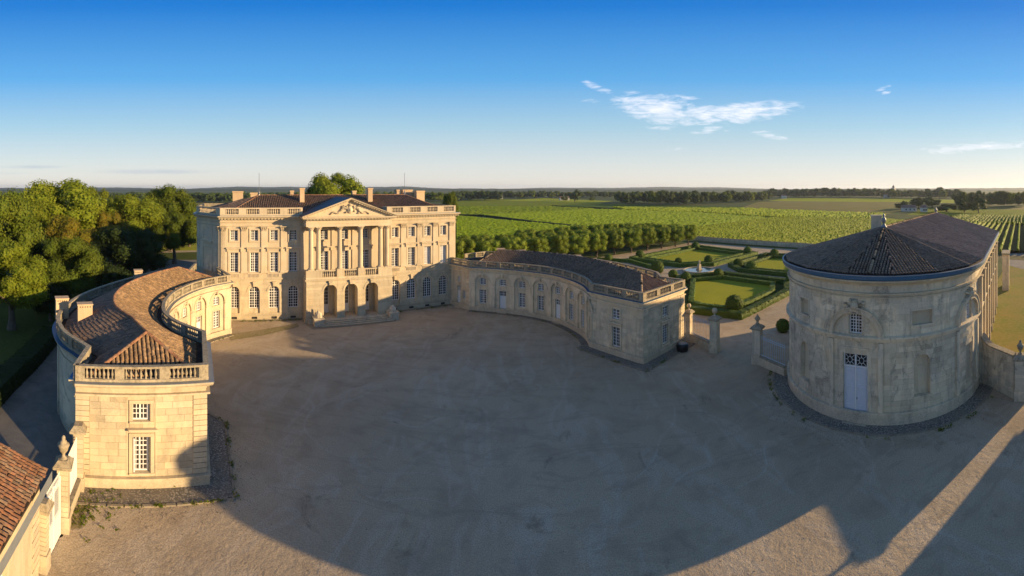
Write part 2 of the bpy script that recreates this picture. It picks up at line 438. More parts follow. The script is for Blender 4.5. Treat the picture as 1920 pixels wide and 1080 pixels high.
def tiles(name, ca, cb, cc, lich=.5):
    m, nt, b = nodes(name, .9, .12); n = NT(nt); p = n.pos()
    a = n.new('ShaderNodeAttribute'); a.attribute_name = 'tint'; oi = n.new('ShaderNodeObjectInfo')
    t = n.math('FRACT', n.math('ADD', n.math('MULTIPLY', a.outputs['Fac'], 7.31), n.math('MULTIPLY', oi.outputs['Random'], .999)))
    c = n.ramp(t, [(0.0, ca), (.35, cb), (.6, ca), (.8, cc), (1.0, tuple(x*.6 for x in ca))])
    c = n.mix(n.math('MULTIPLY', n.ramp(n.noise(p, 3.4, 8, .8), [(.44, 0.0), (.6, 1.0)]), lich), c, (.075, .06, .05))
    c = n.mix(n.math('MULTIPLY', n.ramp(n.noise(p, 5.5, 6, .8), [(.55, 0.0), (.7, 1.0)]), lich*.55), c, (.33, .29, .23))
    c = n.mix(n.math('MULTIPLY', n.ramp(n.noise(p, .35, 3, .6), [(.4, 0.0), (.7, 1.0)]), .5), c, tuple(x*.55 for x in ca))
    n.L(c, b.inputs['Base Color']); n.bump(n.noise(p, 20, 3), b, .4, .02)
tiles('tile_sunlit', (.36, .225, .115), (.46, .295, .16), (.26, .17, .10), .85)  # warm sunlight on the left wing roof put into the tile colour
tiles('tile_orange', (.34, .155, .08), (.42, .21, .12), (.36, .26, .17), .85)
tiles('tile_brown', (.27, .175, .125), (.35, .235, .17), (.21, .17, .145), .5)
tiles('tile_store_lit', (.50, .31, .20), (.58, .38, .26), (.40, .30, .22), .45)  # grazing sun on the storehouse's right slope put into the tile colour
tiles('tile_dark', (.34, .225, .155), (.42, .29, .20), (.30, .24, .19), .6)
def ground_mats():
    m, nt, b = nodes('gravel', .95, .08); n = NT(nt); p = n.pos()
    big = n.noise(p, .045, 4, .55, .4); mid = n.noise(p, .35, 5, .6, .5); fine = n.noise(p, 12, 3, .6)
    sw = n.noise(n.pos((.5, .16, 1)), .55, 3, .5, 1.6)
    c = n.mix(n.ramp(big, [(.35, 0.0), (.65, 1.0)]), (.43, .335, .225), (.54, .435, .30))
    c = n.mix(n.math('MULTIPLY', n.ramp(mid, [(.48, 0.0), (.72, 1.0)]), .5), c, (.28, .21, .14))
    c = n.mix(n.math('MULTIPLY', n.ramp(sw, [(.52, 0.0), (.60, 1.0), (.68, 0.0)]), .3), c, (.60, .52, .42))
    sw2 = n.noise(n.pos((.13, .45, 1)), .8, 3, .5, 1.8)
    c = n.mix(n.math('MULTIPLY', n.ramp(sw2, [(.54, 0.0), (.60, 1.0), (.66, 0.0)]), .25), c, (.22, .18, .13))
    # faint curved wheel tracks round the court
    v0 = n.new('ShaderNodeVectorMath'); v0.operation = 'SUBTRACT'; n.L(n.pos((1, 1, 0)), v0.inputs[0]); v0.inputs[1].default_value = (-6, 44, 0)
    ln = n.new('ShaderNodeVectorMath'); ln.operation = 'LENGTH'; n.L(v0.outputs[0], ln.inputs[0])
    wob = n.math('ADD', ln.outputs['Value'], n.math('MULTIPLY', n.noise(n.pos((1, 1, 0)), .05, 2), 26))
    trk = n.math('ABSOLUTE', n.math('SINE', n.math('MULTIPLY', wob, .95)))
    tm = n.math('MULTIPLY', n.ramp(trk, [(.0, 1.0), (.16, 0.0)]), n.ramp(n.noise(p, .11, 4, .6, 1), [(.46, 0.0), (.62, .75)]))
    c = n.mix(n.math('MULTIPLY', tm, .55), c, (.58, .50, .40))
    c = n.mix(n.ramp(fine, [(.35, .6), (.6, 0.0)]), c, (.22, .175, .13))
    c = n.mix(n.math('MULTIPLY', n.ramp(n.noise(p, .16, 8, .8, 1.5), [(.58, 0.0), (.66, 1.0)]), .6), c, (.17, .14, .10))
    n.L(c, b.inputs['Base Color'])
    h = n.math('ADD', n.math('MULTIPLY', fine, .6), n.math('MULTIPLY', n.noise(p, 2.6, 4, .62), 1.6)); n.bump(h, b, .6, .06)
    def grassy(name, ca, cb, cc, s=1.0, bs=.5, dist=.12):
        m, nt, b = nodes(name, .95, .08); n = NT(nt); p = n.pos()
        c = n.mix(n.ramp(n.noise(p, .12*s, 5, .6, .5), [(.35, 0.0), (.65, 1.0)]), ca, cb)
        c = n.mix(n.ramp(n.noise(p, 1.4*s, 6, .75), [(.42, 0.0), (.68, .8)]), c, cc)
        n.L(c, b.inputs['Base Color']); n.bump(n.noise(p, 5*s, 5, .8), b, bs, dist)
    grassy('lawn', (.31, .31, .02), (.24, .27, .02), (.36, .33, .04))
    grassy('dry_grass', (.27, .20, .05), (.15, .19, .02), (.32, .24, .08), 1.2, .8)
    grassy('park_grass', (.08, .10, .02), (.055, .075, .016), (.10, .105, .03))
    grassy('field_green', (.16, .205, .012), (.21, .24, .018), (.09, .125, .010), .5, 1.0, .6)
    grassy('field_bright', (.33, .36, .02), (.27, .32, .02), (.19, .22, .016), .4, 1.0, .6)
    grassy('field_dark', (.08, .14, .010), (.10, .16, .012), (.05, .08, .01), .5, 1.0, .6)
    grassy('field_dry', (.22, .19, .06), (.17, .17, .04), (.26, .21, .08), .3, .6, .4)
    grassy('earth', (.13, .11, .05), (.10, .10, .035), (.17, .14, .085), .8, .6)
    grassy('far_land', (.07, .10, .03), (.10, .12, .04), (.045, .065, .022), .05, .3, .5)
    grassy('hill_wood', (.035, .055, .022), (.045, .065, .028), (.025, .04, .018), .06, 1.0, 6)
    grassy('moss_gravel', (.27, .22, .12), (.17, .155, .06), (.36, .29, .19), 2.0, 1.0, .1)
    m, nt, b = nodes('asphalt', .9, .2); n = NT(nt); p = n.pos()
    n.L(n.mix(n.ramp(n.noise(p, .5, 6, .7, .8), [(.35, 0.0), (.7, 1.0)]), (.16, .145, .13), (.25, .225, .20)), b.inputs['Base Color']); n.bump(n.noise(p, 12, 4), b, .3, .02)
    m, nt, b = nodes('cobbles', .85, .2); n = NT(nt); p = n.pos((1, 1, .3))
    v = n.new('ShaderNodeTexVoronoi'); v.inputs['Scale'].default_value = 7; n.L(p, v.inputs['Vector'])
    c = n.mix(n.ramp(v.outputs['Distance'], [(.25, 0.0), (.55, 1.0)]), (.38, .33, .27), (.13, .12, .10))
    c = n.mix(n.ramp(n.noise(p, .8, 4, .6), [(.42, 0.0), (.62, .8)]), c, (.20, .17, .13))
    n.L(c, b.inputs['Base Color']); n.bump(v.outputs['Distance'], b, -.9, .08)
    m, nt, b = nodes('water', .05, .6); n = NT(nt); b.inputs['Base Color'].default_value = (.10, .13, .13, 1); n.bump(n.noise(n.pos(), 3, 3), b, .08, .1)
ground_mats()
def leaves(name, ca, cb, cc, tr=.35):
    m, nt, b = nodes(name, .75, .25); n = NT(nt)
    a = n.new('ShaderNodeAttribute'); a.attribute_name = 'tint'; oi = n.new('ShaderNodeObjectInfo')
    c = n.mix(n.ramp(n.noise(n.pos(), .45, 4, .6), [(.35, 0.0), (.65, 1.0)]), ca, cb)
    c = n.mix(n.ramp(a.outputs['Fac'], [(.2, 0.0), (1.0, .85)]), c, cc)
    k = n.math('ADD', n.math('MULTIPLY', oi.outputs['Random'], .4), .8); v = n.new('ShaderNodeCombineXYZ')
    n.L(n.math('MULTIPLY', k, 1.0), v.inputs[0]); n.L(k, v.inputs[1]); n.L(k, v.inputs[2])
    c = n.mix(1.0, c, v.outputs[0], 'MULTIPLY'); n.L(c, b.inputs['Base Color'])
    t = n.new('ShaderNodeBsdfTranslucent'); n.L(n.mix(1.0, c, (1.5, 1.4, .6), 'MULTIPLY'), t.inputs['Color'])
    ms = n.new('ShaderNodeMixShader'); ms.inputs[0].default_value = tr; n.L(b.outputs[0], ms.inputs[1]); n.L(t.outputs[0], ms.inputs[2])
    n.L(ms.outputs[0], [q for q in nt.nodes if q.type == 'OUTPUT_MATERIAL'][0].inputs['Surface'])
leaves('leaf_green', (0.081, 0.128, 0.011), (0.116, 0.151, 0.013), (0.162, 0.187, 0.018))
leaves('leaf_bright', (0.123, 0.175, 0.010), (0.163, 0.198, 0.013), (0.214, 0.233, 0.018))
leaves('leaf_dark', (0.020, 0.037, 0.008), (0.028, 0.047, 0.010), (0.039, 0.059, 0.011))  # for shaded park trees and drive hedge, the shade is in this colour
leaves('leaf_autumn', (0.128, 0.122, 0.010), (0.160, 0.117, 0.010), (0.128, 0.144, 0.013))
leaves('leaf_box', (0.058, 0.104, 0.013), (0.085, 0.130, 0.013), (0.124, 0.163, 0.018), .15)
leaves('leaf_lime', (0.127, 0.187, 0.015), (0.173, 0.223, 0.018), (0.240, 0.273, 0.025), .25)
leaves('leaf_vine', (0.185, 0.271, 0.011), (0.257, 0.330, 0.014), (0.324, 0.381, 0.018), .3)
leaves('leaf_vine_far', (0.141, 0.234, 0.011), (0.189, 0.276, 0.014), (0.245, 0.324, 0.018), .3)
leaves('leaf_far', (0.037, 0.065, 0.018), (0.056, 0.088, 0.020), (0.075, 0.106, 0.025), .15)
flat('bark', (.11, .085, .06), .9)

# ------------------------------------------------------------ stone pieces, balusters, tiles
def unit_block():
    mb = MB(); e = .03
    # a block lying on the wall plane: x -.5..5, y 0..1 outwards, z -.5..5, front edges eased
    p = [(-.5, 1-e*3, -.5), (.5, 1-e*3, -.5), (.5, 0, -.5), (-.5, 0, -.5), (-.5, 1-e*3, .5), (.5, 1-e*3, .5), (.5, 0, .5), (-.5, 0, .5)]
    mb.box8(p)
    k = .5-.02
    mb.face([(-k, 1, -k*.97), (k, 1, -k*.97), (k, 1, k*.97), (-k, 1, k*.97)])
    for a, c in (((-.5, -.5), (.5, -.5)), ((.5, -.5), (.5, .5)), ((.5, .5), (-.5, .5)), ((-.5, .5), (-.5, -.5))):
        mb.face([(a[0], 1-e*3, a[1]), (c[0], 1-e*3, c[1]), (c[0]*.96, 1, c[1]*.93), (a[0]*.96, 1, a[1]*.93)])
    return mb
def ashlar(path, a, b, z0, z1, ops, parent, mat, ch=.42, bl=(.7, 1.25), gap=.016, d=.03, off=0.0, limit=300, name='stone_block', pri=None, seed=1, var=(.90, 1.06)):
    """courses of squared blocks over a wall, each a piece of its own up to the limit, the rest joined"""
    rr = random.Random(seed); todo = []
    n = max(1, round((z1-z0)/ch)); h = (z1-z0)/n
    for i in range(n):
        q0, q1 = z0+i*h, z0+(i+1)*h
        iv = [(a, b)]
        for o in ops:
            if o.z0-.01 < q1-.03 and o.z1+.01 > q0+.03:
                ca, cb = o.a, o.b
                if o.arch and q0 > o.z1-o.rise:
                    k = sqrt(max(0, 1-((q0-(o.z1-o.rise))/o.rise)**2))*o.w/2; ca, cb = o.c-k, o.c+k
                iv = [w for u, v in iv for w in ((u, min(v, ca)), (max(u, cb), v)) if w[1]-w[0] > .12]
        for u, v in iv:
            x = u
            while x < v-.01:
                L = rr.uniform(*bl)*(0.6 if x == u and i % 2 else 1)
                if v-x-L < bl[0]*.6: L = v-x
                L = min(L, v-x)
                todo.append((x+gap/2, x+L-gap/2, q0+gap/2, q1-gap/2, rr.uniform(.4, 1.0), rr.uniform(*var))); x += L
    if pri: todo.sort(key=pri)
    um = {}
    rest = MB()
    for k, (x0, x1, q0, q1, dd, tn) in enumerate(todo):
        c = path.M((x0+x1)/2, off, (q0+q1)/2); e = path.M(x1, off, 0)-path.M(x0, off, 0)
        if k < limit:
            t = int(tn*12)
            key = (mat, t)
            if key not in UB:
                m = unit_block(); m.t = [t/12+.03]*len(m.f); UB[key] = m.mesh('stone_block', MAT[mat])
            ang = atan2(e.y, e.x)
            # local +y must point outwards
            o_ = path.M((x0+x1)/2, off+1, 0)-path.M((x0+x1)/2, off, 0)
            fl = 1 if (cos(ang)*o_.y-sin(ang)*o_.x) > 0 else -1
            if fl < 0: ang += pi
            inst(name, UB[key], c, (0, 0, ang), (e.length, d*dd+.006, q1-q0), parent)
        else: rest.box(path.M, x0, x1, off, off+d*dd+.006, q0, q1, tn)
    rest.build(name, MAT[mat], parent, kind='stuff')
UB = {}
def quoins(mb, M, s, dirn, z0, z1, w1=.8, w2=.8, h=.42, o=.05, off=0.0):
    n = max(1, round((z1-z0)/h)); h = (z1-z0)/n
    for i in range(n):
        w = w1 if i % 2 else w2
        mb.box(M, min(s, s+dirn*w), max(s, s+dirn*w), off, off+o, z0+i*h+.02, z0+(i+1)*h-.02, R_.uniform(.86, 1.08))

BAL = [(.055, 0), (.055, .05), (.035, .07), (.075, .20), (.07, .30), (.032, .44), (.03, .5), (.055, .55), (.055, .6)]
def baluster_mesh(mat, k=1.0, n=7):
    mb = MB(); mb.lathe((0, 0, 0), [(r*k*1.15, z*k) for r, z in BAL], n); return mb.mesh('baluster', MAT[mat], True)
def balustrade(path, z, parent, mat, h=1.05, bay=2.6, nb=7, pieces=True, wd=.32, cnt=None, segs=None, rail='top_rail', off=0.0):
    """plinth, rail, pedestals and balusters along a path"""
    k = (h-.32)/.6; bm = baluster_mesh(mat, k) if pieces else None
    st = MB(); band(st, path, off-wd/2-.03, off+wd/2+.03, z, z+.18); st.build('plinth', MAT[mat], parent)
    rl = MB(); band(rl, path, off-wd/2-.02, off+wd/2+.02, z+h-.14, z+h); rl.build(rail, MAT[mat], parent)
    # runs between corners
    cs = [0]+[path.s[i] for i in range(1, len(path.p)-1) if path.c[i]]+[path.len]
    ped = MB(); bal = MB(); c = 0
    for a, b in zip(cs, cs[1:]):
        L = b-a
        if L < .8:
            ped.box(path.M, a, b, off-wd/2-.01, off+wd/2+.01, z+.18, z+h-.14); continue
        n = max(1, round(L/bay)); w = L/n; pw = .62
        for i in range(n):
            x0, x1 = a+i*w, a+(i+1)*w
            e0 = pw*(1.0 if i == 0 else .5); e1 = pw*(1.0 if i == n-1 else .5)
            ped.box(path.M, x0, x0+e0, off-wd/2-.01, off+wd/2+.01, z+.18, z+h-.14, R_.uniform(.9, 1.05)); ped.box(path.M, x1-e1, x1, off-wd/2-.01, off+wd/2+.01, z+.18, z+h-.14, R_.uniform(.9, 1.05))
            for j in range(nb):
                t = x0+e0+(x1-e1-x0-e0)*(j+.5)/nb; q = path.M(t, off, z+.18)
                if pieces and c < 300: inst('baluster', bm, q, parent=parent)
                else: bal.lathe(q, [(r*k*1.15, zz*k) for r, zz in BAL[::2]], 5)
                c += 1
    build_split(ped, 'pedestal', MAT[mat], parent); bal.build('baluster', MAT[mat], parent, kind='stuff')

def tile_mesh(w, L, n=4):
    mb = MB(); rows = []
    for y, r, z in ((0, .5, .0), (L, .42, -.015)):
        rows.append([(-w*r*cos(pi*i/n), y, w*r*sin(pi*i/n)*.95+z+(.03 if y == 0 else 0)) for i in range(n+1)])
    mb.grid(rows); mb.face(rows[0][::-1]); return mb
def lay_tiles(cols, parent, mat, w, L=.40, pieces=0, seed=3, name='roof_tile', jit=1.0, seg=4, cover=1.0):
    """cols: [(bottom, top)] of neighbouring tile courses; barrel tiles overlap up the slope. The first `pieces` nearest become parts."""
    rr = random.Random(seed); mb = MB(); all_ = []
    for i, (b, t) in enumerate(cols):
        j = i-1 if i == len(cols)-1 else i+1
        d = (t-b); ln = d.length
        if ln < .12: continue
        up = d/ln
        sgn = 1 if j > i else -1
        wb = (cols[j][0]-b)*sgn; wt = (cols[j][1]-t)*sgn
        side = wb-up*wb.dot(up)
        if side.length < 1e-5: continue
        wbl = side.length; side.normalize(); nrm = side.cross(up)
        if nrm.z < 0: nrm = -nrm
        wtv = wt-up*wt.dot(up); wtl = wtv.length if ln > 1.5 else wbl
        n = max(1, int(ln/L+.5)); st = ln/n
        for k in range(n):
            f = k/n; cw = wbl+(wtl-wbl)*f
            if cw < w*.62 and i % 2 and cover: continue
            tw = min(cw, w*1.35) if cw > w*.62 else min(w, cw*2)
            p = b+up*(st*k)+nrm*.03+side*rr.gauss(0, .008)*jit+up*rr.gauss(0, .02)*jit
            all_.append((p, side, up, nrm, tw*.80, st*1.12, rr.random()))
    if pieces:
        all_.sort(key=lambda q: (q[0]-Vector((0, 0, CAMZ))).length)
        ms = [tile_mesh(1, 1, 5).mesh('roof_tile', MAT[mat]) for _ in range(1)]
        for p, s_, u, n_, tw, st, c in all_[:pieces]:
            o = bpy.data.objects.new(name, ms[0]); COL.objects.link(o)
            m = Matrix((s_*tw, u*st, n_*tw*.9)).transposed().to_4x4(); m.translation = p
            o.matrix_world = m; o.parent = parent; o.matrix_parent_inverse = Matrix.Translation(-parent.location)
    for p, s_, u, n_, tw, st, c in all_[pieces:]:
        rows = []
        for y, r, z in ((0, .5, .035), (st, .43, .0)):
            rows.append([p+u*y+s_*(-tw*r*cos(pi*i/seg))+n_*(tw*r*sin(pi*i/seg)*1.15+z) for i in range(seg+1)])
        mb.grid(rows, c)
    mb.build(name, MAT[mat], parent, kind='stuff', smooth=False)
def ridge_tiles(pts, parent, mat, w=.28, L=.42, h=.05, name='ridge_tiles'):
    mb = MB(); rr = random.Random(5)
    for a, b in zip(pts, pts[1:]):
        d = b-a; n = max(1, round(d.length/L)); u = d/n; s_ = u.cross(Vector((0, 0, 1))).normalized(); nn = s_.cross(u).normalized()
        if nn.z < 0: nn = -nn
        for i in range(n):
            p = a+u*i+nn*h; c = rr.random()
            mb.grid([[p+u*y+s_*(-w*r*cos(pi*j/5))+nn*(w*r*sin(pi*j/5)+z) for j in range(6)] for y, r, z in ((0, .5, .03), (1.1, .44, 0))], c)
    return mb.build(name, MAT[mat], parent)
def facet_cols(a, b, ta, tb, w):
    """tile courses from eave a-b up to top line ta-tb"""
    n = max(2, round((b-a).length/w))
    return [(a.lerp(b, (i+.5)/n), ta.lerp(tb, (i+.5)/n)) for i in range(n)]
def hip_cols(a, b, apex, w, cl=1.0):
    """triangular facet a-b-apex, courses parallel to the slope through the apex"""
    n = max(2, round((b-a).length/w)); e = (b-a); k = (apex-a).dot(e)/e.length_squared
    foot = a+e*k; up = apex-foot; out = []
    for i in range(n):
        u = (i+.5)/n; q = a.lerp(b, u)
        f = u/k if u < k else (1-u)/(1-k)
        out.append((q, q+up*f))
    return out
# ------------------------------------------------------------ ground
def sheet(name, pts, z, mat, kind='structure', label=None, sub=None):
    mb = MB(); mb.face([(p[0], p[1], z) for p in pts]); o = mb.build(name, MAT[mat], kind=kind, label=label); return o
sheet('ground', [(-9000, -9000), (9000, -9000), (9000, 9000), (-9000, 9000)], 0, 'far_land')
PX = lambda *q: [G(x, y) for x, y in q]

# wing lines (camera at the origin, 20 m up)
LI = Path([(-41.3, 51.6, 1), (-36.3, 48.2, 1), (-37.0, 44.8), (-36.9, 41.6), (-36.1, 38.3), (-34.9, 35.4), (-33.2, 32.7), (-31.8, 31.1), (-30.5, 29.9), (-28.8, 28.9), (-27.2, 28.3), (-25.4, 28.0), (-23.6, 27.8, 1), (-19.1, 22.7, 1), (-24.8, 16.0, 1)], step=.7)
LO = Path([(-24.8, 16.0, 1), (-27.2, 18.7, 1), (-28.9, 18.8), (-31.1, 19.0), (-33.4, 19.8), (-35.4, 20.9), (-37.2, 22.5), (-39.1, 24.6), (-40.9, 27.2), (-42.5, 30.5), (-44.0, 35.0), (-45.2, 40.0), (-45.9, 43.5, 1), (-42.4, 46.2, 1), (-46.0, 52.0, 1)], step=.7)
RI = Path([(21.9, 52.7, 1), (14.7, 47.6, 1), (9.9, 54.2, 1), (9.9, 56.6), (9.2, 59.7), (7.9, 62.8), (6.1, 65.5), (3.3, 67.8), (0.1, 69.6), (-3.4, 70.8), (-6.9, 71.6, 1), (-10.5, 74.9, 1)], step=.7)
RO = Path([(-8.6, 79.0, 1), (-5.0, 82.6, 1), (1.0, 81.6), (7.0, 78.6), (12.5, 74.2), (16.3, 68.9), (18.7, 63.6), (20.3, 58.9, 1), (19.8, 55.6, 1), (21.9, 52.7, 1)], step=.7)
# travel direction is such that normals (right of travel) point outwards:
def rev(p):
    q = Path.__new__(Path); q.set(p.p[::-1], p.c[::-1]); return q
RI, RO, LI, LO = rev(RI), rev(RO), LI, LO
LI, LO = rev(LI), rev(LO)

# ------------------------------------------------------------ the curved wings
def surround(mb, M, op, w=.22, o=.07, off=0.0, ear=0.0):
    mb.box(M, op.a-w, op.a-.005, off, off+o, op.z0, op.z1); mb.box(M, op.b+.005, op.b+w, off, off+o, op.z0, op.z1)
    mb.box(M, op.a-w-ear, op.b+w+ear, off, off+o, op.z1+.004, op.z1+w)
HB = 8.1
def wing(name, label, side):
    I, O = (LI, LO) if side < 0 else (RI, RO)
    T = (lambda t: I.len-t) if side < 0 else (lambda t: t)
    TO = (lambda t: t) if side < 0 else (lambda t: O.len-t)
    mI = lambda t, o, z: I.M(T(t), o, z)
    root = thing(name, label, 'building', (I.M(T(18), -4, 0).x, I.M(T(18), -4, 0).y, 0))
    corner = 6.05 if side < 0 else 4.72
    fl = 8.8                                  # front wall of the end pavilion
    LT = I.len; tF0, tF1 = LT-fl, LT          # from-facade range of the front wall
    tS0 = tF0-(6.8 if side < 0 else 8.2)
    wallm = MAT['limestone'] if side < 0 else MAT['wing_stone']
    # openings on the curve
    up, lo, ar = [], [], []
    c0 = corner+2.36; n = 8
    for i in range(n):
        t = c0+3.38*i-(0.0 if i < 5 else 0)
        if t > tS0-.9: break
        door = i in (1, 4)
        up.append(Op(T(t), 1.05, 4.25, 5.42, True, .28, .28)); lo.append((Op(T(t), 1.15, .12 if door else 1.2, 3.5, False, .28), door))
        ar.append(Op(T(t), 2.55, .0, 5.95, True, .21, 1.15))
    if side > 0:
        up.append(Op(T(2.1), .75, 4.2, 5.2, True, .25, .3)); lo.append((Op(T(2.1), .85, .12, 3.6, False, .25), True)); lo.append((Op(T(3.45), .7, 1.6, 3.0, False, .25), False))
    f1 = (tF0+tF1)/2 if side < 0 else 44.3
    pv = [(Op(T(f1), 1.15, 4.45, 5.6, False, .22), 4, 3), (Op(T(f1), 1.2, 1.0, 3.4, False, .28), 4, 7)]
    if side > 0: pv += [(Op(T(35.8), 1.15, 4.35, 5.55, False, .22), 4, 3), (Op(T(35.8), 1.2, 1.0, 3.4, False, .28), 4, 6)]
    mb = MB(); allop = up+[o for o, d in lo]+[o for o, a, b in pv]
    wall(mb, I, 0, I.len, 0, 6.5, allop); mb.build('wall', wallm, root)
    # second skin with the tall blind arches
    mb = MB(); a, b = sorted((T(corner+.02), T(tS0-.02)))
    wall(mb, I, a, b, 0, 6.15, ar, .2)
    band(mb, I.sub(a, b), .0, .205, 6.151, 6.159)
    mb.build('arcade_wall', wallm, root)
    mb = MB()
    for o in ar:
        arch_ring(mb, I.M, o.c, 5.95-1.275, 1.26, 1.44, .2, .27, 12)
        mb.box(I.M, o.c-.16, o.c+.16, .2, .42, 5.72, 6.12)           # keystone
        mb.box(I.M, o.a-.42, o.a, .2, .27, 4.35, 4.5); mb.box(I.M, o.b, o.b+.42, .2, .27, 4.35, 4.5)
    build_split(mb, 'archivolt', wallm, root)
    mb = MB(); band(mb, I, 0, .25, 0, .62); band(mb, I, 0, .3, .62, .72); mb.build('plinth_course', MAT['limestone'] if side < 0 else MAT['wing_stone'], root)
    mb = MB(); band(mb, I, 0, .27, 6.16, 6.28); cornice(mb, I, 6.48, .5, .55); band(mb, O, 0, .10, 5.9, 6.0); cornice(mb, O, 6.48, .5, .55)
    mb.build('cornice', wallm, root)
    ps_ = MB(); mb = MB(); wall(mb, I, 0, I.len, 6.5, 7.04, []); wall(mb, O, 0, O.len, 0, 7.04, [])
    for k in range(14):
        t = 1.5+3.4*k
        if t < O.len-9: ps_.box(O.M, TO(t)-.35, TO(t)+.35, 0, .12, 0, 5.9)
    build_split(ps_, 'pilaster_strip', MAT['weathered_stone'], root)
    mb.build('outer_wall', MAT['weathered_stone'], root)
    z = 'zinc_sky_blue'
    mb = MB(); band(mb, O, -.3, .54, 7.035, 7.075); mb.build('lead_flashing', MAT[z], root)
    mb = MB(); band(mb, I, -.3, .54, 7.035, 7.07); mb.build('lead_flashing', MAT[z if side > 0 else 'lead'], root)  # shaded side keeps the painted sky blue, sunlit side is plain lead
    bm = 'lichen_stone'
    Ib = I.offset(-.02)
    balustrade(Ib, 7.075, root, bm, HB-7.075, 2.55, 7, pieces=True, off=0)
    Ob = O.offset(-.02)
    balustrade(Ob, 7.075, root, bm, HB-7.075, 2.55, 7, pieces=False)
    # pavilion blocks
    mn = 'limestone' if side < 0 else 'wing_stone'
    pops = [o for o, a_, b_ in pv]
    def grow(ops, w): return [Op(o.c, o.w+2*w, o.z0-(.0), o.z1+w) for o in ops]
    a, b = sorted((T(tF0), T(tF1)))
    ashlar(I, a+.95, b-.95, .74, 6.14, grow([o for o in pops if a < o.c < b], .3), root, mn, .45, (.75, 1.3), seed=4, var=(.84, 1.08))
    if side > 0: ashlar(I, T(tS0)+.95, T(tF0)-.95, .74, 6.14, grow([o for o in pops if T(tS0) < o.c < T(tF0)], .3), root, mn, .45, (.75, 1.3), limit=0, seed=5, var=(.84, 1.08))
    mb = MB()
    for t, w_ in ((a, 1), (b, -1)): quoins(mb, I.M, t, w_, .74, 6.14, .93, .93, .36, .07)
    if side > 0:
        quoins(mb, I.M, T(tF0), -1, .74, 6.14, .93, .93, .36, .07); quoins(mb, I.M, T(tS0), 1, .74, 6.14, .93, .93, .36, .05); quoins(mb, I.M, T(corner), -1, .74, 6.14, .8, .8, .36, .05)
    else: quoins(mb, I.M, T(tF0), 1, .74, 6.14, .7, .7, .36, .06); quoins(mb, I.M, T(tF0-2), 1, .74, 6.14, .5, .5, .36, .06)
    build_split(mb, 'quoin', MAT[mn], root)
    mb = MB()
    for o in pops:
        mb.box(I.M, o.a-.42, o.b+.42, .0, .075, .76, 3.82) if 0 else None
        surround(mb, I.M, o, .24, .085)
        mb.box(I.M, o.a-.24, o.b+.24, 0, .14, o.z0-.14, o.z0-.004)
    for t in sorted({round(o.c, 3) for o in pops}):
        mb.box(I.M, t-.95, t+.95, 0, .34, 3.86, 4.0); mb.box(I.M, t-.8, t+.8, 0, .16, 3.72, 3.857)
        mb.box(I.M, t-1.0, t-.93, 0, .05, .74, 5.9); mb.box(I.M, t+.93, t+1.0, 0, .05, .74, 5.9)
    build_split(mb, 'window_surround', MAT[mn], root)
    # windows and doors
    for o in up: window(I, o, root, 4, 3, bw=.05)
    for o, d in lo:
        if d: window(I, o, root, 4, 2 if o.w > 1 else 2, door=2.55, name='door')
        else: window(I, o, root, 4 if o.w > .9 else 3, 6 if o.w > .9 else 4, bw=.05)
    for k, (o, nx, ny) in enumerate(pv):
        cur = None
        w_ = window(I, o, root, nx, ny, bw=.05)
    if side < 0:    # one half of the tall casement stands open, a pale shutter behind it
        o = pv[1][0]; mb = MB(); mb.box(I.M, o.a+.05, o.a+.13, -.25, .12, o.z0+.08, o.z1-.08); mb.build('open_casement', MAT['white'], root)
    # sills on the curve
    mb = MB()
    for o in up+[o for o, d in lo if not d]: mb.box(I.M, o.a-.12, o.b+.12, 0, .1, o.z0-.12, o.z0-.002)
    for o, d in lo:
        mb.box(I.M, o.a-.16, o.a-.003, 0, .05, o.z0, o.z1+.15); mb.box(I.M, o.b+.003, o.b+.16, 0, .05, o.z0, o.z1+.15); mb.box(I.M, o.a-.003, o.b+.003, 0, .05, o.z1+.002, o.z1+.15)
        if d: mb.box(I.M, o.a-.2, o.b+.2, 0, .6, 0, .12)
    build_split(mb, 'sill', wallm, root)
    # roof
    pI = lambda q, z, o=-.75: I.M(T(q), o, z); pO = lambda q, z, o=-.75: O.M(TO(q), o, z)
    e0 = 1.5; tA = tF0+.0
    zE, zR = 7.15, 9.15
    outer_len = O.len
    # outer line runs from the facade end (TO small t) to the front corner
    oS = 10.5 if side < 0 else 5.2
    oE = outer_len-.3
    iS = corner if side < 0 else corner+.3; iE = tF0
    def EI(u): return pI(iS+(iE-iS)*u, zE)
    def EO(u): return pO(oS+(oE-oS)*u, zE)
    u0, u1 = .09, .915
    cI, cO = EI(1), EO(1)
    # front eave is set back from the front wall
    def RG(u): return EI(u).lerp(EO(u), .5).to_3d()*1 if 0 else (EI(u)+EO(u))/2+Vector((0, 0, zR-zE))
    apex = RG(u1); ap0 = RG(u0)
    mat = 'tile_sunlit' if side < 0 else 'tile_dark'
    root_r = MB()
    nn = 60
    us = [i/nn for i in range(nn+1)]
    def topI(u): return RG(u) if u0 <= u <= u1 else (EI(0).lerp(ap0, u/u0) if u < u0 else EI(1).lerp(apex, (1-u)/(1-u1)))
    def topO(u): return RG(u) if u0 <= u <= u1 else (EO(0).lerp(ap0, u/u0) if u < u0 else EO(1).lerp(apex, (1-u)/(1-u1)))
    root_r.grid([[EI(u), topI(u)] for u in us]); root_r.grid([[EO(u), topO(u)] for u in us])
    root_r.face([EI(1), EO(1), apex]); root_r.face([EI(0), EO(0), ap0])
    root_r.grid([[pI(iS+(iE-iS)*u, 7.1, -.1), EI(u)] for u in us]); root_r.grid([[pO(oS+(oE-oS)*u, 7.1, -.1), EO(u)] for u in us])
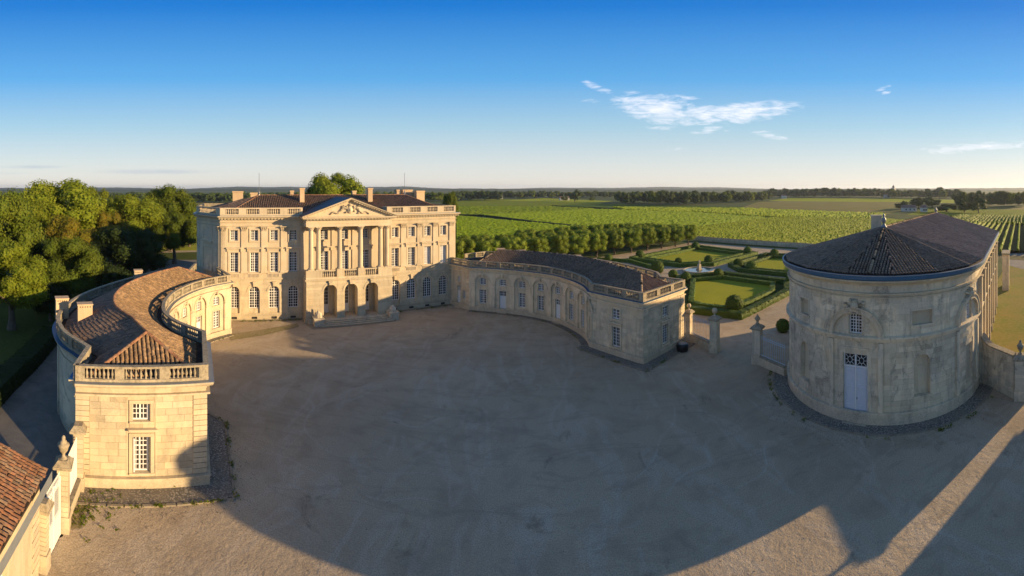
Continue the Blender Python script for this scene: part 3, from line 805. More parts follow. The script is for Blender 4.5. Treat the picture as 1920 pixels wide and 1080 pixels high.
    root_r.grid([[pI(tF0+(tF1-tF0)*i/8, 7.1, -.05), EI(1).lerp(EO(1), i/8)] for i in range(9)])
    roof = root_r.build('roof', MAT['tile_under'], root)
    w = .225 if side < 0 else .28
    def cols(E_, top):
        L = sum((E_((i+1)/200)-E_(i/200)).length for i in range(200)); n = int(L/w)
        return [(E_((i+.5)/n), top((i+.5)/n)) for i in range(n)]
    pc = 0
    lay_tiles(cols(EI, topI), root, mat, w, .4, seed=2, pieces=0)
    lay_tiles(cols(EO, topO), root, mat if side > 0 else 'tile_brown', w, .4, seed=3)  # left wing: shade of the outer slope put into a browner tile colour
    lay_tiles(hip_cols(EI(1), EO(1), apex, .32), root, mat if side < 0 else 'tile_brown', .32, .42, pieces=260 if side < 0 else 0, seed=5)
    lay_tiles(hip_cols(EI(0), EO(0), ap0, w), root, mat if side < 0 else 'tile_brown', w, .4, seed=6)
    rm = 'tile_orange' if side < 0 else 'chimney_stone'
    ridge_tiles([RG(u0+(u1-u0)*i/40) for i in range(41)], root, rm); ridge_tiles([EI(1), apex, EO(1)], root, rm); ridge_tiles([EI(0), ap0], root, rm)
    # chimneys
    ch = [((116, 50.0), 1.25, 1.0, 9.15), ((159, 40.6), 1.35, .85, 9.35), ((259, 57.5), 1.05, 1.0, 9.3)] if side < 0 else \
         [((939, 80.0), 1.4, 1.0, 9.0), ((979.5, 78.5), 1.2, 1.0, 8.9), ((1083, 73.5), 1.1, 1.0, 8.75), ((1140, 69.0), 1.05, 1.0, 8.3)]
    ch[0:1] = [((116, 43.6), 1.25, 1.0, 9.15)] if side < 0 else ch[0:1]
    for (x, r), sx, sy, top in ch:
        c = pol(x, r); rot = -(x-960)/F+.1
        mb = MB(); mb.cbox(c, sx, sy, 7.0, top-.1, rot); mb.cbox(c, sx+.12, sy+.12, top-.1, top, rot)
        for k in range(5): mb.cbox(c+Vector((cos(rot), sin(rot)))*(k-2)*sx*.17, .1, sy+.02, top-.32, top-.2, rot, .2)
        mb.build('chimney', MAT['chimney_stone'], root)
    return root
WL = wing('curved_wing', 'sunlit curved wing with warm tiled roof and a square end pavilion near the camera', -1)
WR = wing('curved_wing', 'shaded curved stone wing with dark roof between the chateau and the garden gate', 1)

# ------------------------------------------------------------ the chateau
O_ = Vector((-41.1, 52.15)); e_ = Vector((.802, .597)).normalized(); n_ = Vector((e_.y, -e_.x)); CW = 39.0
def ch(u, v, z=None):
    q = O_+e_*u+n_*v
    return q if z is None else Vector((q.x, q.y, z))
def U(x, v=0.0):
    th = (x-960)/F; d = Vector((sin(th), cos(th)))
    # solve O + e u + n v = d r
    a = O_+n_*v; det = e_.x*(-d.y)-e_.y*(-d.x)
    return ((-a.x)*(-d.y)-(-a.y)*(-d.x))/det
FP = Path([(*ch(0, 0), 1), (*ch(CW, 0), 1)])
SB = (-48.3, 55.0); BK = (-56.5, 66.5)
RB = ch(CW, -15)
MAINP = Path([(*BK, 1), (*SB, 1), (*O_, 1), (*ch(CW, 0), 1), (*RB, 1)])
CH = thing('chateau', 'large pale stone chateau with columned portico, pediment and tiled hip roof', 'chateau', (*ch(CW/2, -7), 0))
ls = 'limestone'; lu = 'limestone_upper'
PV = 2.6; PU0, PU1 = U(574, PV), U(735, PV)
bays = [U(x) for x in (439, 477, 514, 550)]; mids = [U(x) for x in (608, 646, 684.7)]; rbays = [U(x) for x in (740.8, 771.7, 801.3, 830.8)]
gfo, ffo, sfo = [], [], []
for u in bays+rbays: gfo.append(Op(u, 1.6, 1.0, 5.12, True, .5))
for u in mids: gfo.append(Op(u, 1.5, .62, 5.1, True, .3))
for u in bays+rbays+mids: ffo.append(Op(u, 1.25, 7.25, 10.25, False, .35)); sfo.append(Op(u, 1.12, 12.05, 13.64, False, .35))
vents = [Op(u, .85, .12, .48, False, .3) for u in bays+rbays]
mb = MB(); wall(mb, FP, 0, CW, 0, 6.2, gfo+vents); mb.build('ground_floor_wall', MAT[ls], CH)
mb = MB(); wall(mb, FP, 0, CW, 6.2, 15.25, ffo+sfo); mb.build('upper_wall', MAT[lu], CH)
mb = MB()
for v in vents: mb.box(FP.M, v.a, v.b, -.25, -.2, v.z0, v.z1)
build_split(mb, 'cellar_vent', MAT['iron_dark'], CH)
# side and back walls
mb = MB(); SP = Path([(*BK, 1), (*SB, 1), (*O_, 1)]); wall(mb, SP, 0, SP.len, 0, 15.8, [])
BP = Path([(*ch(CW, 0), 1), (*RB, 1), (*BK, 1)]); wall(mb, BP, 0, BP.len, 0, 15.8, []); mb.build('side_wall', MAT['weathered_stone'], CH)
sl = SP.s[1]; mb = MB()
for z0, z1 in ((7.4, 10.6), (11.9, 13.9)):
    m = (sl+SP.len)/2; w = 1.5
    for a, b, c, d in ((m-w, m-w+.18, z0, z1), (m+w-.18, m+w, z0, z1), (m-w, m+w, z0-.2, z0), (m-w, m+w, z1, z1+.2)): mb.box(SP.M, a, b, 0, .1, c, d)
    mb.box(SP.M, m-w-.2, m+w+.2, 0, .3, z0-.42, z0-.2)
build_split(mb, 'panel_moulding', MAT['weathered_stone'], CH)
# rusticated courses of the ground floor
ashlar(FP, 0, PU0-.1, .55, 6.1, gfo, CH, ls, .42, (30, 60), limit=0, gap=.05, d=.05, seed=9, name='rusticated_course')
ashlar(FP, PU1+.1, CW, .55, 6.1, gfo, CH, ls, .42, (30, 60), limit=0, gap=.05, d=.05, seed=9, name='rusticated_course')
# base, string courses, cornice round the block
mb = MB(); band(mb, FP, 0, .12, 0, .11); band(mb, MAINP, 0, .16, 6.12, 6.36); band(mb, MAINP, 0, .06, 6.36, 7.15); band(mb, MAINP, 0, .09, 14.22, 14.36); band(mb, MAINP, 0, .15, 14.78, 14.88); mb.build('string_courses', MAT[ls], CH)
mb = MB(); cornice(mb, MAINP, 15.2, .65, .6); mb.build('cornice', MAT[lu], CH)
mb = MB(); k = 0
t = .2
while t < MAINP.len:
    if not (MAINP.s[2]+PU0 < t < MAINP.s[2]+PU1) and t > MAINP.s[1]: mb.box(MAINP.M, t, t+.24, .2, .44, 15.28, 15.44)
    t += .5
mb.build('dentils', MAT[lu], CH, kind='stuff')
mb = MB(); band(mb, MAINP, -.05, .67, 15.803, 15.83); mb.build('lead_flashing', MAT['zinc_sky_blue'], CH)
# pilasters with leafy capitals
def capital(mb, M, c, o, z, w=.8, h=.7, rnd=False):
    mb.box(M, c-w*.62, c+w*.62, o-.05, o+w*.5, z+h*.86, z+h)
    for j, (zz, ww) in enumerate(((.02, .42), (.32, .47), (.58, .55))):
        for i in range(4):
            x = c+(i-1.5)*ww*.55*w
            mb.box(M, x-.09*w, x+.09*w, o-.02, o+.12+.07*j, z+h*zz, z+h*(zz+.25), R_.uniform(.8, 1.05))
def pilaster(u, w=.8, path=FP, z0=7.15, z1=13.5, sh=True):
    mb = MB(); M = path.M
    mb.box(M, u-w/2, u+w/2, 0, .14, z0+.3, z1); mb.box(M, u-w*.58, u+w*.58, 0, .2, z0, z0+.3); mb.box(M, u-w*.5, u+w*.5, 0, .1, z1, 14.2); capital(mb, M, u, .1, z1, w)
    mb.build('pilaster', MAT[lu], CH)
pil = [bays[0]-(bays[1]-bays[0])/2]+[(bays[i]+bays[i+1])/2 for i in range(3)]+[bays[3]+1.55]
pil += [rbays[0]-1.45]+[(rbays[i]+rbays[i+1])/2 for i in range(3)]+[rbays[3]+1.62]
pil += [(mids[0]+mids[1])/2-.5, (mids[0]+mids[1])/2+.0, (mids[1]+mids[2])/2, mids[2]+1.5][1:]
for u in pil: pilaster(u, .95)
pilaster(SP.len-.5, .7, SP); pilaster(.45, .6)
# carved little balustrades under the first floor windows, surrounds, hoods, keystones
mb = MB()
for o in ffo:
    for i in range(9): mb.box(FP.M, o.c-.9+i*.2, o.c-.9+i*.2+.1, .05, .12, 6.5, 7.0)
    mb.box(FP.M, o.c-1.05, o.c+1.05, .05, .15, 7.0, 7.16)
mb.build('carved_balusters', MAT[lu], CH, kind='stuff')
for o in ffo:
    mb = MB(); surround(mb, FP.M, o, .3, .1); mb.box(FP.M, o.c-1.0, o.c+1.0, 0, .12, 10.57, 10.85); mb.box(FP.M, o.c-1.2, o.c+1.2, 0, .42, 10.86, 11.04)
    for s_ in (-1, 1): mb.box(FP.M, o.c+s_*1.05-.07, o.c+s_*1.05+.07, 0, .3, 10.4, 10.857)
    mb.build('window_hood', MAT[lu], CH)
for o in sfo:
    mb = MB(); surround(mb, FP.M, o, .26, .1); mb.box(FP.M, o.a-.26, o.b+.26, 0, .1, o.z0-.26, o.z0-.004); mb.build('window_surround', MAT[lu], CH)
for o in gfo:
    if o.c in mids: continue
    mb = MB(); arch_ring(mb, FP.M, o.c, o.z1-.8, .81, 1.15, .05, .09); mb.box(FP.M, o.c-.2, o.c+.2, .0, .3, o.z1-.02, o.z1+.62); mb.box(FP.M, o.c-.26, o.c+.26, 0, .34, o.z1+.5, o.z1+.7)
    mb.build('keystone_arch', MAT[ls], CH)
    mb = MB(); mb.box(FP.M, o.a, o.b, -.5, -.2, 1.0, 1.72); mb.build('sill', MAT[ls], CH)
for o in gfo:
    if o.c in mids: window(FP, o, CH, 4, 6, door=1.3, name='door', fw=.12)
    else: window(FP, Op(o.c, 1.58, 1.73, 5.11, True, .38), CH, 4, 8, bw=.055)
for i, o in enumerate(ffo): window(FP, o, CH, 4, 7, bw=.055, curtain=MAT['curtain'] if i in (6, 7) else None)
for o in sfo: window(FP, o, CH, 4, 4, bw=.05)
# parapet: bays of balusters; the rail breaks behind the pediment
for a, b, nb in ((0, PU0-.1, 7), (PU1+.1, CW, 7)):
    p = FP.sub(a, b).offset(-.12); n = 4; w = (b-a)/n; pd = MB(); bl = MB()
    band(pd, p, -.18, .18, 15.83, 16.08); band(pd, p, -.2, .2, 16.86, 17.03)
    for i in range(n):
        x0 = i*w
        pd.box(p.M, x0, x0+.85, -.17, .17, 16.08, 16.86); pd.box(p.M, x0+w-.35, x0+w, -.17, .17, 16.08, 16.86)
        for j in range(nb): bl.lathe(p.M(x0+.85+(w-1.2)*(j+.5)/nb, 0, 16.08), [(r*1.5, z*1.3) for r, z in BAL[::2]], 5)
    build_split(pd, 'parapet', MAT['limestone_upper'], CH); bl.build('baluster', MAT['limestone_upper'], CH, kind='stuff')
p = SP.sub(sl, SP.len).offset(-.12); pd = MB(); bl = MB(); band(pd, p, -.18, .18, 15.83, 16.08); band(pd, p, -.2, .2, 16.86, 17.03)
pd.box(p.M, 0, 1.0, -.17, .17, 16.08, 16.86); pd.box(p.M, p.len-1.2, p.len, -.17, .17, 16.08, 16.86)
for j in range(13): bl.lathe(p.M(1.2+(p.len-2.6)*j/12, 0, 16.08), [(r*1.5, z*1.3) for r, z in BAL[::2]], 5)
build_split(pd, 'parapet', MAT['limestone_upper'], CH); bl.build('baluster', MAT['limestone_upper'], CH, kind='stuff')
mb = MB(); q = Path([(*ch(CW, 0), 1), (*RB, 1), (*BK, 1), (*SB, 1)]).offset(-.12); band(mb, q, -.18, .18, 15.83, 17.03); mb.build('parapet', MAT['lichen_stone'], CH)
# roof
zE = 16.0; zR = 18.75
A = ch(1.0, -1.0, zE); B = ch(CW-1.0, -1.0, zE); C = ch(CW-1.0, -14.2, zE); D = Vector((BK[0]+1.5, BK[1]-.4, zE)); A2 = Vector((SB[0]+.9, SB[1]+1.1, zE))
R0 = ch(6.4, -7.6, zR); R1 = ch(32.6, -7.6, zR)
mb = MB()
for f in ([A, B, R1, R0], [B, C, R1], [C, D, R0, R1], [D, A2, R0], [A2, A, R0]): mb.face(f)
mb.face([ch(0, -.1, 15.9), ch(CW, -.1, 15.9), C+Vector((0, 0, -.1)), D+Vector((0, 0, -.1)), A2+Vector((-1, 0, -.1))])
mb.build('roof', MAT['tile_under'], CH)
tw = .30
n = int((B-A).length/tw); cols = []
for i in range(n):
    q = A.lerp(B, (i+.5)/n); u = (q.xy-O_).dot(e_); f = 1.0
    if u < 6.4: f = (u-1)/5.4
    if u > 32.6: f = (CW-1-u)/(CW-1-32.6)
    cols.append((q, q+(R0-A-(e_*5.4).to_3d())*max(0, f)))
lay_tiles(cols, CH, 'tile_brown', tw, .42, seed=21)
lay_tiles(hip_cols(B, C, R1, tw), CH, 'tile_brown', tw, .42, seed=22)
lay_tiles(facet_cols(D, A2, D.lerp(R0, .98), A2.lerp(R0, .98), .5), CH, 'tile_brown', .5, .6, seed=23)
lay_tiles(hip_cols(A2, A, R0, tw), CH, 'tile_brown', tw, .42, seed=24)
ridge_tiles([A, R0, R1, B], CH, 'tile_orange')
for (x, v, sx, sy, top) in ((446, -9.8, 1.8, 1.0, 19.5), (476, -10.2, 1.2, 1.0,19.25), (547, -11, .6, .8, 19.6), (566, -5.2, .75, .8, 20.05), (663.5, -11.5, .7, .8, 19.55), (693, -5.2, .8, .9, 20.05), (744, -9.5, .5, 1.3, 19.75), (762, -9.5, 1.9, 1.3, 19.75), (786, -7.3, 1.6, 1.3,19.55)):
    u = U(x, v); c = ch(u, v); mb = MB(); rot = atan2(e_.y, e_.x)
    mb.cbox(c, sx, sy, 15.8, top-.25, rot); mb.cbox(c, sx+.16, sy+.16, top-.25, top, rot); mb.build('chimney', MAT['chimney_stone'], CH)
for u, top in ((6.4, 22.6), (32.6, 22.8)):
    mb = MB(); mb.tube(ch(u, -7.6, 18.6), ch(u, -7.6, top), .035, 4); mb.lathe(ch(u, -7.6, 18.7), [(.22, 0), (.12, .3), (.2, .5), (.05, .8)], 6)
    if u < 10:
        for k in range(4): mb.box(lambda s, o, z: ch(u+s, -7.6+o, z), -.35, .35, -.03, .03, 19.1+k*.22, 19.14+k*.22)
    mb.build('lightning_rod', MAT['metal_mast'], CH)

# portico
def PM(s, o, z): return ch(s, PV+o, z)
PPath = Path([(*ch(PU0, 0), 1), (*ch(PU0, PV), 1), (*ch(PU1, PV), 1), (*ch(PU1, 0), 1)])
PF = Path([(*ch(PU0, PV), 1), (*ch(PU1, PV), 1)])
acs = [U(x, PV)-PU0 for x in (619.5, 658.5, 697)]
aop = [Op(c, 2.0, .0, 5.6, True, .8) for c in acs]
mb = MB(); wall(mb, PF, 0, PF.len, 0, 6.2, aop); mb.build('podium_wall', MAT[ls], CH)
mb = MB(); wall(mb, PF, 0.8, PF.len-.8, 0, 6.2, aop, -.8); 
S1 = Path([(*ch(PU0, 0), 1), (*ch(PU0, PV), 1)]); S2 = Path([(*ch(PU1, PV), 1), (*ch(PU1, 0), 1)])
wall(mb, S1, 0, PV, 0, 6.2, []); wall(mb, S2, 0, PV, 0, 6.2, []); mb.build('podium_side_wall', MAT[ls], CH)
ashlar(PF, .0, PF.len, .6, 6.1, aop, CH, ls, .42, (30, 60), limit=0, gap=.05, d=.05, seed=9, name='rusticated_course')
ashlar(S1, 0, PV, .6, 6.1, [], CH, ls, .42, (30, 60), limit=0, gap=.05, d=.05, seed=9, name='rusticated_course')
ashlar(S2, 0, PV, .6, 6.1, [], CH, ls, .42, (30, 60), limit=0, gap=.05, d=.05, seed=9, name='rusticated_course')
mb = MB(); band(mb, PPath, 0, .16, 6.2, 6.44); band(mb, PPath, 0, .12, .0, .58)
mb.face([ch(PU0, 0, 6.7), ch(PU1, 0, 6.7), ch(PU1, PV, 6.7), ch(PU0, PV, 6.7)]); mb.face([ch(PU0, 0, 6.1), ch(PU1, 0, 6.1), ch(PU1, PV, 6.1), ch(PU0, PV, 6.1)]); mb.build('podium_floor', MAT[ls], CH)
for o in aop:
    mb = MB(); arch_ring(mb, PF.M, o.c, 4.6, 1.01, 1.3, .05, .09); mb.box(PF.M, o.c-.22, o.c+.22, 0, .3, 5.58, 6.15); mb.box(PF.M, o.c-.3, o.c+.3, 0, .36, 5.95, 6.19); mb.build('keystone_arch', MAT[ls], CH)
cxs = [U(x, PV-.55)-PU0 for x in (583, 597, 636.7, 676, 713, 725)]
ph = 7.75
mb = MB(); band(mb, PPath, -.75, 0.02, 6.44, 6.72); 
for a, b in ((0, cxs[1]+.5), (cxs[2]-.55, cxs[2]+.55), (cxs[3]-.55, cxs[3]+.55), (cxs[4]-.5, PF.len)): mb.box(PF.M, a, b, -1.1, .02, 6.72, ph)
build_split(mb, 'column_pedestal', MAT[ls], CH)
bl = MB(); rl = MB()
for a, b in ((cxs[1]+.5, cxs[2]-.55), (cxs[2]+.55, cxs[3]-.55), (cxs[3]+.55, cxs[4]-.5)):
    rl.box(PF.M, a, b, -.45, -.12, ph-.16, ph-.02)
    for j in range(7): bl.lathe(PF.M(a+(b-a)*(j+.5)/7, -.28, 6.72), [(r*1.3, z*1.38) for r, z in BAL[::1]], 6)
bl.build('baluster', MAT[ls], CH, kind='stuff'); rl.build('balcony_rail', MAT[ls], CH)
for c in cxs:
    q = PF.M(c, -.55, 0); mb = MB()
    mb.lathe((q.x, q.y, ph), [(.5, 0), (.5, .12), (.42, .16), (.46, .24), (.37, .32), (.37, 2.2), (.32, 5.95), (.36, 6.0)], 20)
    mb.box(PF.M, c-.48, c+.48, -1.03, -.07, ph, ph+.1)
    M2 = lambda s, o, z, q=q: q+(e_*s+n_*o).to_3d()+Vector((0, 0, z))
    for j, (zz, rr, hh) in enumerate(((6.0, .33, .16), (6.14, .38, .16), (6.28, .44, .14))):
        for i in range(8):
            a = 2*pi*(i+.5*j)/8; mb.cbox((q.x+cos(a)*rr, q.y+sin(a)*rr), .16, .12, ph+zz-.02, ph+zz+hh, a, R_.uniform(.85, 1.05))
    mb.lathe((q.x, q.y, ph), [(.31, 5.98), (.36, 6.35)], 12)
    mb.box(M2, -.5, .5, -.5, .5, 14.12, 14.25)
    mb.build('column', MAT[lu], CH, smooth=False)
E1 = Path([(*ch(PU0, 0), 1), (*ch(PU0, PV), 1), (*ch(PU1, PV), 1), (*ch(PU1, 0), 1)])
mb = MB(); band(mb, E1, -1.0, 0, 14.25, 15.2); band(mb, E1, 0, .05, 14.7, 14.8)
mb.face([ch(PU0, 0, 14.6), ch(PU1, 0, 14.6), ch(PU1, PV, 14.6), ch(PU0, PV, 14.6)])
mb.build('entablature', MAT[lu], CH)
mb = MB(); sweep(mb, E1, [(0, 15.2), (.12, 15.2), (.2, 15.38), (.5, 15.42), (.62, 15.6), (.62, 15.72), (0, 15.72)]); mb.build('portico_cornice', MAT[lu], CH)
mid = (PU0+PU1)/2; hw = (PU1-PU0)/2+.6; zt = 18.55; zb = 15.72; rise = zt-zb-.35
mb = MB()
mb.face([ch(mid-hw, PV-.15, zb), ch(mid+hw, PV-.15, zb), ch(mid, PV-.15, zt-.3)]); mb.build('tympanum', MAT[lu], CH)
mb = MB()
for s_ in (-1, 1):
    a = (mid+s_*(hw+.05), zb+.0); b = (mid, zt)
    prof = [(-.15, -.42), (.15, -.42), (.22, -.28), (.5, -.24), (.6, -.08), (.6, .02), (-.15, .02)]
    r0 = [ch(a[0], PV+o, a[1]+z*.6+.1) for o, z in prof]; r1 = [ch(b[0], PV+o, b[1]+z) for o, z in prof]
    mb.grid([r0, r1], closed=True); mb.face(r0); mb.face(r1)
mb.build('raking_cornice', MAT[lu], CH)
mb = MB()
for s_ in (-1, 1):
    for i in range(17):
        f = .07+.9*i/17; x = mid+s_*(hw*(1-f)); z = zb+.1+(zt-zb-.1)*f-.42*(.6+.4*f)
        mb.box(lambda s, o, zz: ch(x+s, PV+o, z+zz), -.11, .11, .1, .42, -.02, .14)
for i in range(27): mb.box(PF.M, i*PF.len/27+.05, i*PF.len/27+.29, .16, .42, 15.26, 15.40)
mb.build('dentils', MAT[lu], CH, kind='stuff')
# carved arms and garlands in the pediment
mb = MB(); rr = random.Random(3)
def rel(u, z, a, b, d=.22, t=1.0): 
    c = ch(mid+u, PV-.15, 0); rows = []
    for k, (s, o) in enumerate(((1, 0), (.8, .6), (.45, .9), (.05, 1))):
        rows.append([c+(e_*(a*s*cos(2*pi*i/10))+n_*(d*o)).to_3d()+Vector((0, 0, z+b*s*sin(2*pi*i/10))) for i in range(10)])
    mb.grid(rows, t, closed=True)
rel(0, 16.75, .48, .62, .35); rel(0, 17.5, .32, .2, .3, .8); rel(0, 16.75, .3, .42, .42, .9)
for s_ in (-1, 1):
    for i in range(16):
        f = i/15; rel(s_*(.6+f*2.4), 17.0-f*.95+.2*sin(f*9), .26*(1.15-f*.7), .2*(1.15-f*.5), .25, rr.uniform(.65, 1))
    for i in range(9): rel(s_*(.55+rr.random()*.9), 16.2+rr.random()*1.2, .16, .16, .3, rr.uniform(.6, 1))
mb.build('carved_arms', MAT['weathered_stone'], CH)
# portico roof
bk = -6.9
mb = MB(); L0, L1 = ch(mid-hw-.1, PV+.45, zb+.12), ch(mid-hw-.1, -3.2, zb+.12); T0, T1 = ch(mid, PV+.45, zt+.03), ch(mid, bk, zt+.03); Q0, Q1 = ch(mid+hw+.1, PV+.45, zb+.12), ch(mid+hw+.1, -3.2, zb+.12)
mb.face([L0, L1, T1, T0]); mb.face([Q0, Q1, T1, T0]); mb.face([L0+Vector((0, 0, -.1)), L1+Vector((0, 0, -.1)), T1+Vector((0, 0, -.1)), T0+Vector((0, 0, -.1))])
mb.build('portico_roof', MAT['slate'], CH)
mb = MB(); mb.box(ch, PU0-.6, PU0-.1, -2, -.02, 15.83, 17.0); mb.box(ch, PU1+.1, PU1+.6, -2, -.02, 15.83, 17.0); build_split(mb, 'parapet_block', MAT[lu], CH)
# steps
mb = None
s0, s1 = 14.6, 25.7
mb = MB(); mb.box(ch, PU0+.3, PU1-.3, .02, PV+.55, 0, .6); mb.build('landing', MAT['weathered_stone'], CH)
for i in range(4):
    mb = MB(); mb.box(ch, s0, s1, PV+.5, PV+.55+.42*(i+1), 0, .52-.14*i); mb.box(ch, s0-.02, s1+.02, PV+.5, PV+.64+.42*(i+1), .52-.14*i+.001, .575-.14*i); mb.build('step', MAT['weathered_stone'], CH)
for k, (u, lab) in enumerate(((14.35, 'carved stone trophy on a block at the left end of the chateau steps'), (25.95, 'carved stone trophy on a block at the right end of the chateau steps'))):
    t = thing('stone_ornament', lab, 'sculpture', (*ch(u, 3.7), 0), 'trophies beside the chateau steps')
    mb = MB(); mb.box(ch, u-.7, u+.7, 2.75, 4.45, 0, 1.0); mb.box(ch, u-.78, u+.78, 2.7, 4.55, 1.0, 1.12); mb.build('base_block', MAT['weathered_stone'], t)
    mb = MB(); c = ch(u, 3.6, 1.12); mb.lathe(c, [(.6, 0), (.62, .3), (.5, .55), (.25, .8), (.1, .95)], 9, squash=.8)
    for i in range(9): a = R_.random()*6.28; r = R_.uniform(.2, .55); mb.cbox((c.x+cos(a)*r, c.y+sin(a)*r), .2, .16, 1.2, 1.5+R_.random()*.8*(1 if k == 0 else .5), a, R_.uniform(.7, 1), .4)
    mb.build('carving', MAT['weathered_stone'], t)
# ------------------------------------------------------------ round-ended storehouse
SC_ = Vector((35.3, 31.0)); SR = 10.05; AX = Vector((sin(radians(66.8)), cos(radians(66.8)))); NR = Vector((AX.y, -AX.x)); LEN = 28.6
def SP_(phi):       # phi: degrees from the point nearest the camera, positive to the right
    a = radians(228.7-phi); return SC_+Vector((sin(a), cos(a)))*SR
far_r = SC_+NR*SR+AX*LEN; far_l = SC_-NR*SR+AX*LEN
pts = [(*far_l, 1), (*(SC_-NR*SR), 1)]+[tuple(SP_(-108.2+i*4.5)) for i in range(1, 40)]+[(*(SC_+NR*SR), 1), (*far_r, 1)]
ST = Path.__new__(Path); ST.set([Vector(p[:2]) for p in pts], [len(p) > 2 for p in pts])
def sphi(phi):      # arc length at phi
    i0 = 1; L0 = ST.s[1]; tot = ST.s[41]-ST.s[1]; return L0+tot*(phi+108.2)/180.0
STO = thing('storehouse', 'large round-ended stone storehouse with dark tiled roof and pale double door', 'building', (*SC_, 0))
wm = MAT['weathered_stone']
w1, w2 = sphi(-14.2), sphi(54.0); m1, m2 = sphi(19.2), sphi(-47)
side0 = ST.s[41]
sb = [side0+2.6+4.05*i for i in range(7)]
winA = [Op(w1, 1.2, 7.55, 9.3, True, .35, .2), Op(w2, 1.2, 7.55, 9.3, True, .35, .2)]
doorA = Op(w1, 2.2, .1, 5.85, False, .3); doorB = Op(w2, 1.6, 1.6, 5.2, False, .3)
blank = [Op(m1, 1.9, 8.3, 9.5, False, .25), Op(m2, 1.35, 8.3, 9.7, False, .25)]
niche = [Op(m1, 1.55, 2.2, 5.7, True, .4), Op(m2, 1.4, 2.2, 5.7, True, .4)]
sideo = [Op(c, 2.7, .3, 9.7, True, .55) for c in sb]
ops = winA+[doorA, doorB]+blank+niche+sideo
mb = MB(); wall(mb, ST, 0, ST.len, 0, 12.3, ops); 
fr = Path([(*far_r, 1), (*far_l, 1)]); wall(mb, fr, 0, fr.len, 0, 12.3, [])
mb.face([far_r.to_3d()+Vector((0, 0, 12.3)), far_l.to_3d()+Vector((0, 0, 12.3)), ((far_r+far_l)/2).to_3d()+Vector((0, 0, 15.6))])
mb.build('wall', wm, STO)
mb = MB()
for o in blank+niche+sideo+[doorB]:
    e = o.edges()
    for u, v in zip(e, e[1:]): mb.face([ST.M(u, -o.depth, o.z0), ST.M(v, -o.depth, o.z0), ST.M(v, -o.depth, o.top(v)), ST.M(u, -o.depth, o.top(u))])
build_split(mb, 'niche_back', MAT['limestone'], STO)
mb = MB(); band(mb, ST, 0, .2, 0, .95); band(mb, ST, 0, .3, .95, 1.08)
mb.build('plinth_course', wm, STO)
# belt course, interrupted nowhere; sill under the lunettes
mb = MB(); sweep(mb, ST, [(0, 6.95), (.14, 7.0), (.2, 7.25), (.36, 7.3), (.36, 7.43), (0, 7.5)]); mb.build('belt_course', wm, STO)
mb = MB(); band(mb, ST, 0, .24, 11.0, 11.14); band(mb, ST, 0, .12, 10.7, 10.8); cornice(mb, ST, 11.75, .6, .5); mb.build('cornice', MAT['limestone'], STO)
mb = MB(); sweep(mb, ST, [(.3, 12.26), (.62, 12.26), (.72, 12.36), (.72, 12.66), (.3, 12.72)]); mb.build('blue_gutter', MAT['zinc_sky_blue'], STO)
mb = MB(); sweep(mb, ST, [(.62, 12.665), (.76, 12.665), (.76, 12.72), (.62, 12.73)]); mb.build('gutter_rim', MAT['lead'], STO)
for c in (w1, w2):
    mb = MB(); arch_ring(mb, ST.M, c, 7.46, 2.0, 2.36, 0, .3, 18); arch_ring(mb, ST.M, c, 7.46, 2.362, 2.46, 0, .38, 18); mb.build('archivolt', wm, STO)
    mb = MB()
    for s_ in (-1, 1): mb.box(ST.M, c+s_*2.2-.22, c+s_*2.2+.22, 0, .22, 1.09, 6.94)
    build_split(mb, 'pilaster_strip', wm, STO)
    # carved cartouche over the arch
    mb = MB(); rr = random.Random(int(c*10))
    def knob(x, z, w, h, d, tn):
        rows = [[ST.M(c+x+w*s_*cos(2*pi*k/8), .02+d*o_, z+h*s_*sin(2*pi*k/8)) for k in range(8)] for s_, o_ in ((1, 0), (.82, .6), (.45, .92), (.04, 1))]
        mb.grid(rows, tn, closed=True)
    knob(0, 10.0, .4, .46, .5, .95); knob(0, 10.42, .26, .16, .45, .85)
    for i in range(30):
        a = rr.random()*6.28; r = rr.uniform(.55, 1.0); knob(cos(a)*.95*r, 9.98+sin(a)*.58*r, rr.uniform(.09, .2), rr.uniform(.08, .16), rr.uniform(.22, .42), rr.uniform(.6, 1))
    mb.build('cartouche', wm, STO)
mb = MB(); surround(mb, ST.M, doorA, .3, .05); mb.box(ST.M, doorA.a-.1, doorA.b+.1, 0, .14, 6.28, 6.42)
for o in blank: surround(mb, ST.M, o, .16, .05); mb.box(ST.M, o.a-.16, o.b+.16, 0, .14, o.z0-.14, o.z0-.004)
for o in niche: mb.box(ST.M, o.a-.1, o.b+.1, 0, .14, o.z0-.16, o.z0-.004)
build_split(mb, 'surround', wm, STO)
mb = MB(); mb.box(ST.M, doorA.a+.1, doorA.b-.1, -.4, .5, 0, .1); mb.build('doorstep', wm, STO)
# ashlar blocks: those nearest the camera are single pieces
lun = [Op(c, 4.8, 7.46, 9.9, True, 0) for c in (w1, w2)]
ex = winA+[Op(doorA.c, doorA.w+.6, doorA.z0, doorA.z1+.3)]+[Op(o.c, o.w+.34, o.z0-.14, o.z1+.16) for o in blank]+[Op(o.c, o.w+.05, o.z0-.16, o.z1, True) for o in niche]+[Op(c+s_*2.2, .44, 1.08, 7) for c in (w1, w2) for s_ in (-1, 1)]+[doorB]
a0, a1 = sphi(-78), sphi(71)
pri = lambda q: abs((q[0]+q[1])/2-sphi(8))
ashlar(ST, a0, a1, 1.1, 6.98, ex, STO, 'weathered_stone', .45, (.7, 1.35), limit=300, seed=12, d=.022, pri=pri, var=(.80, 1.08))
ashlar(ST, a0, a1, 7.5, 10.68, ex+lun, STO, 'weathered_stone', .45, (.7, 1.35), limit=0, seed=13, d=.022, var=(.80, 1.08))
for o in winA: window(ST, o, STO, 4, 6, bw=.05)
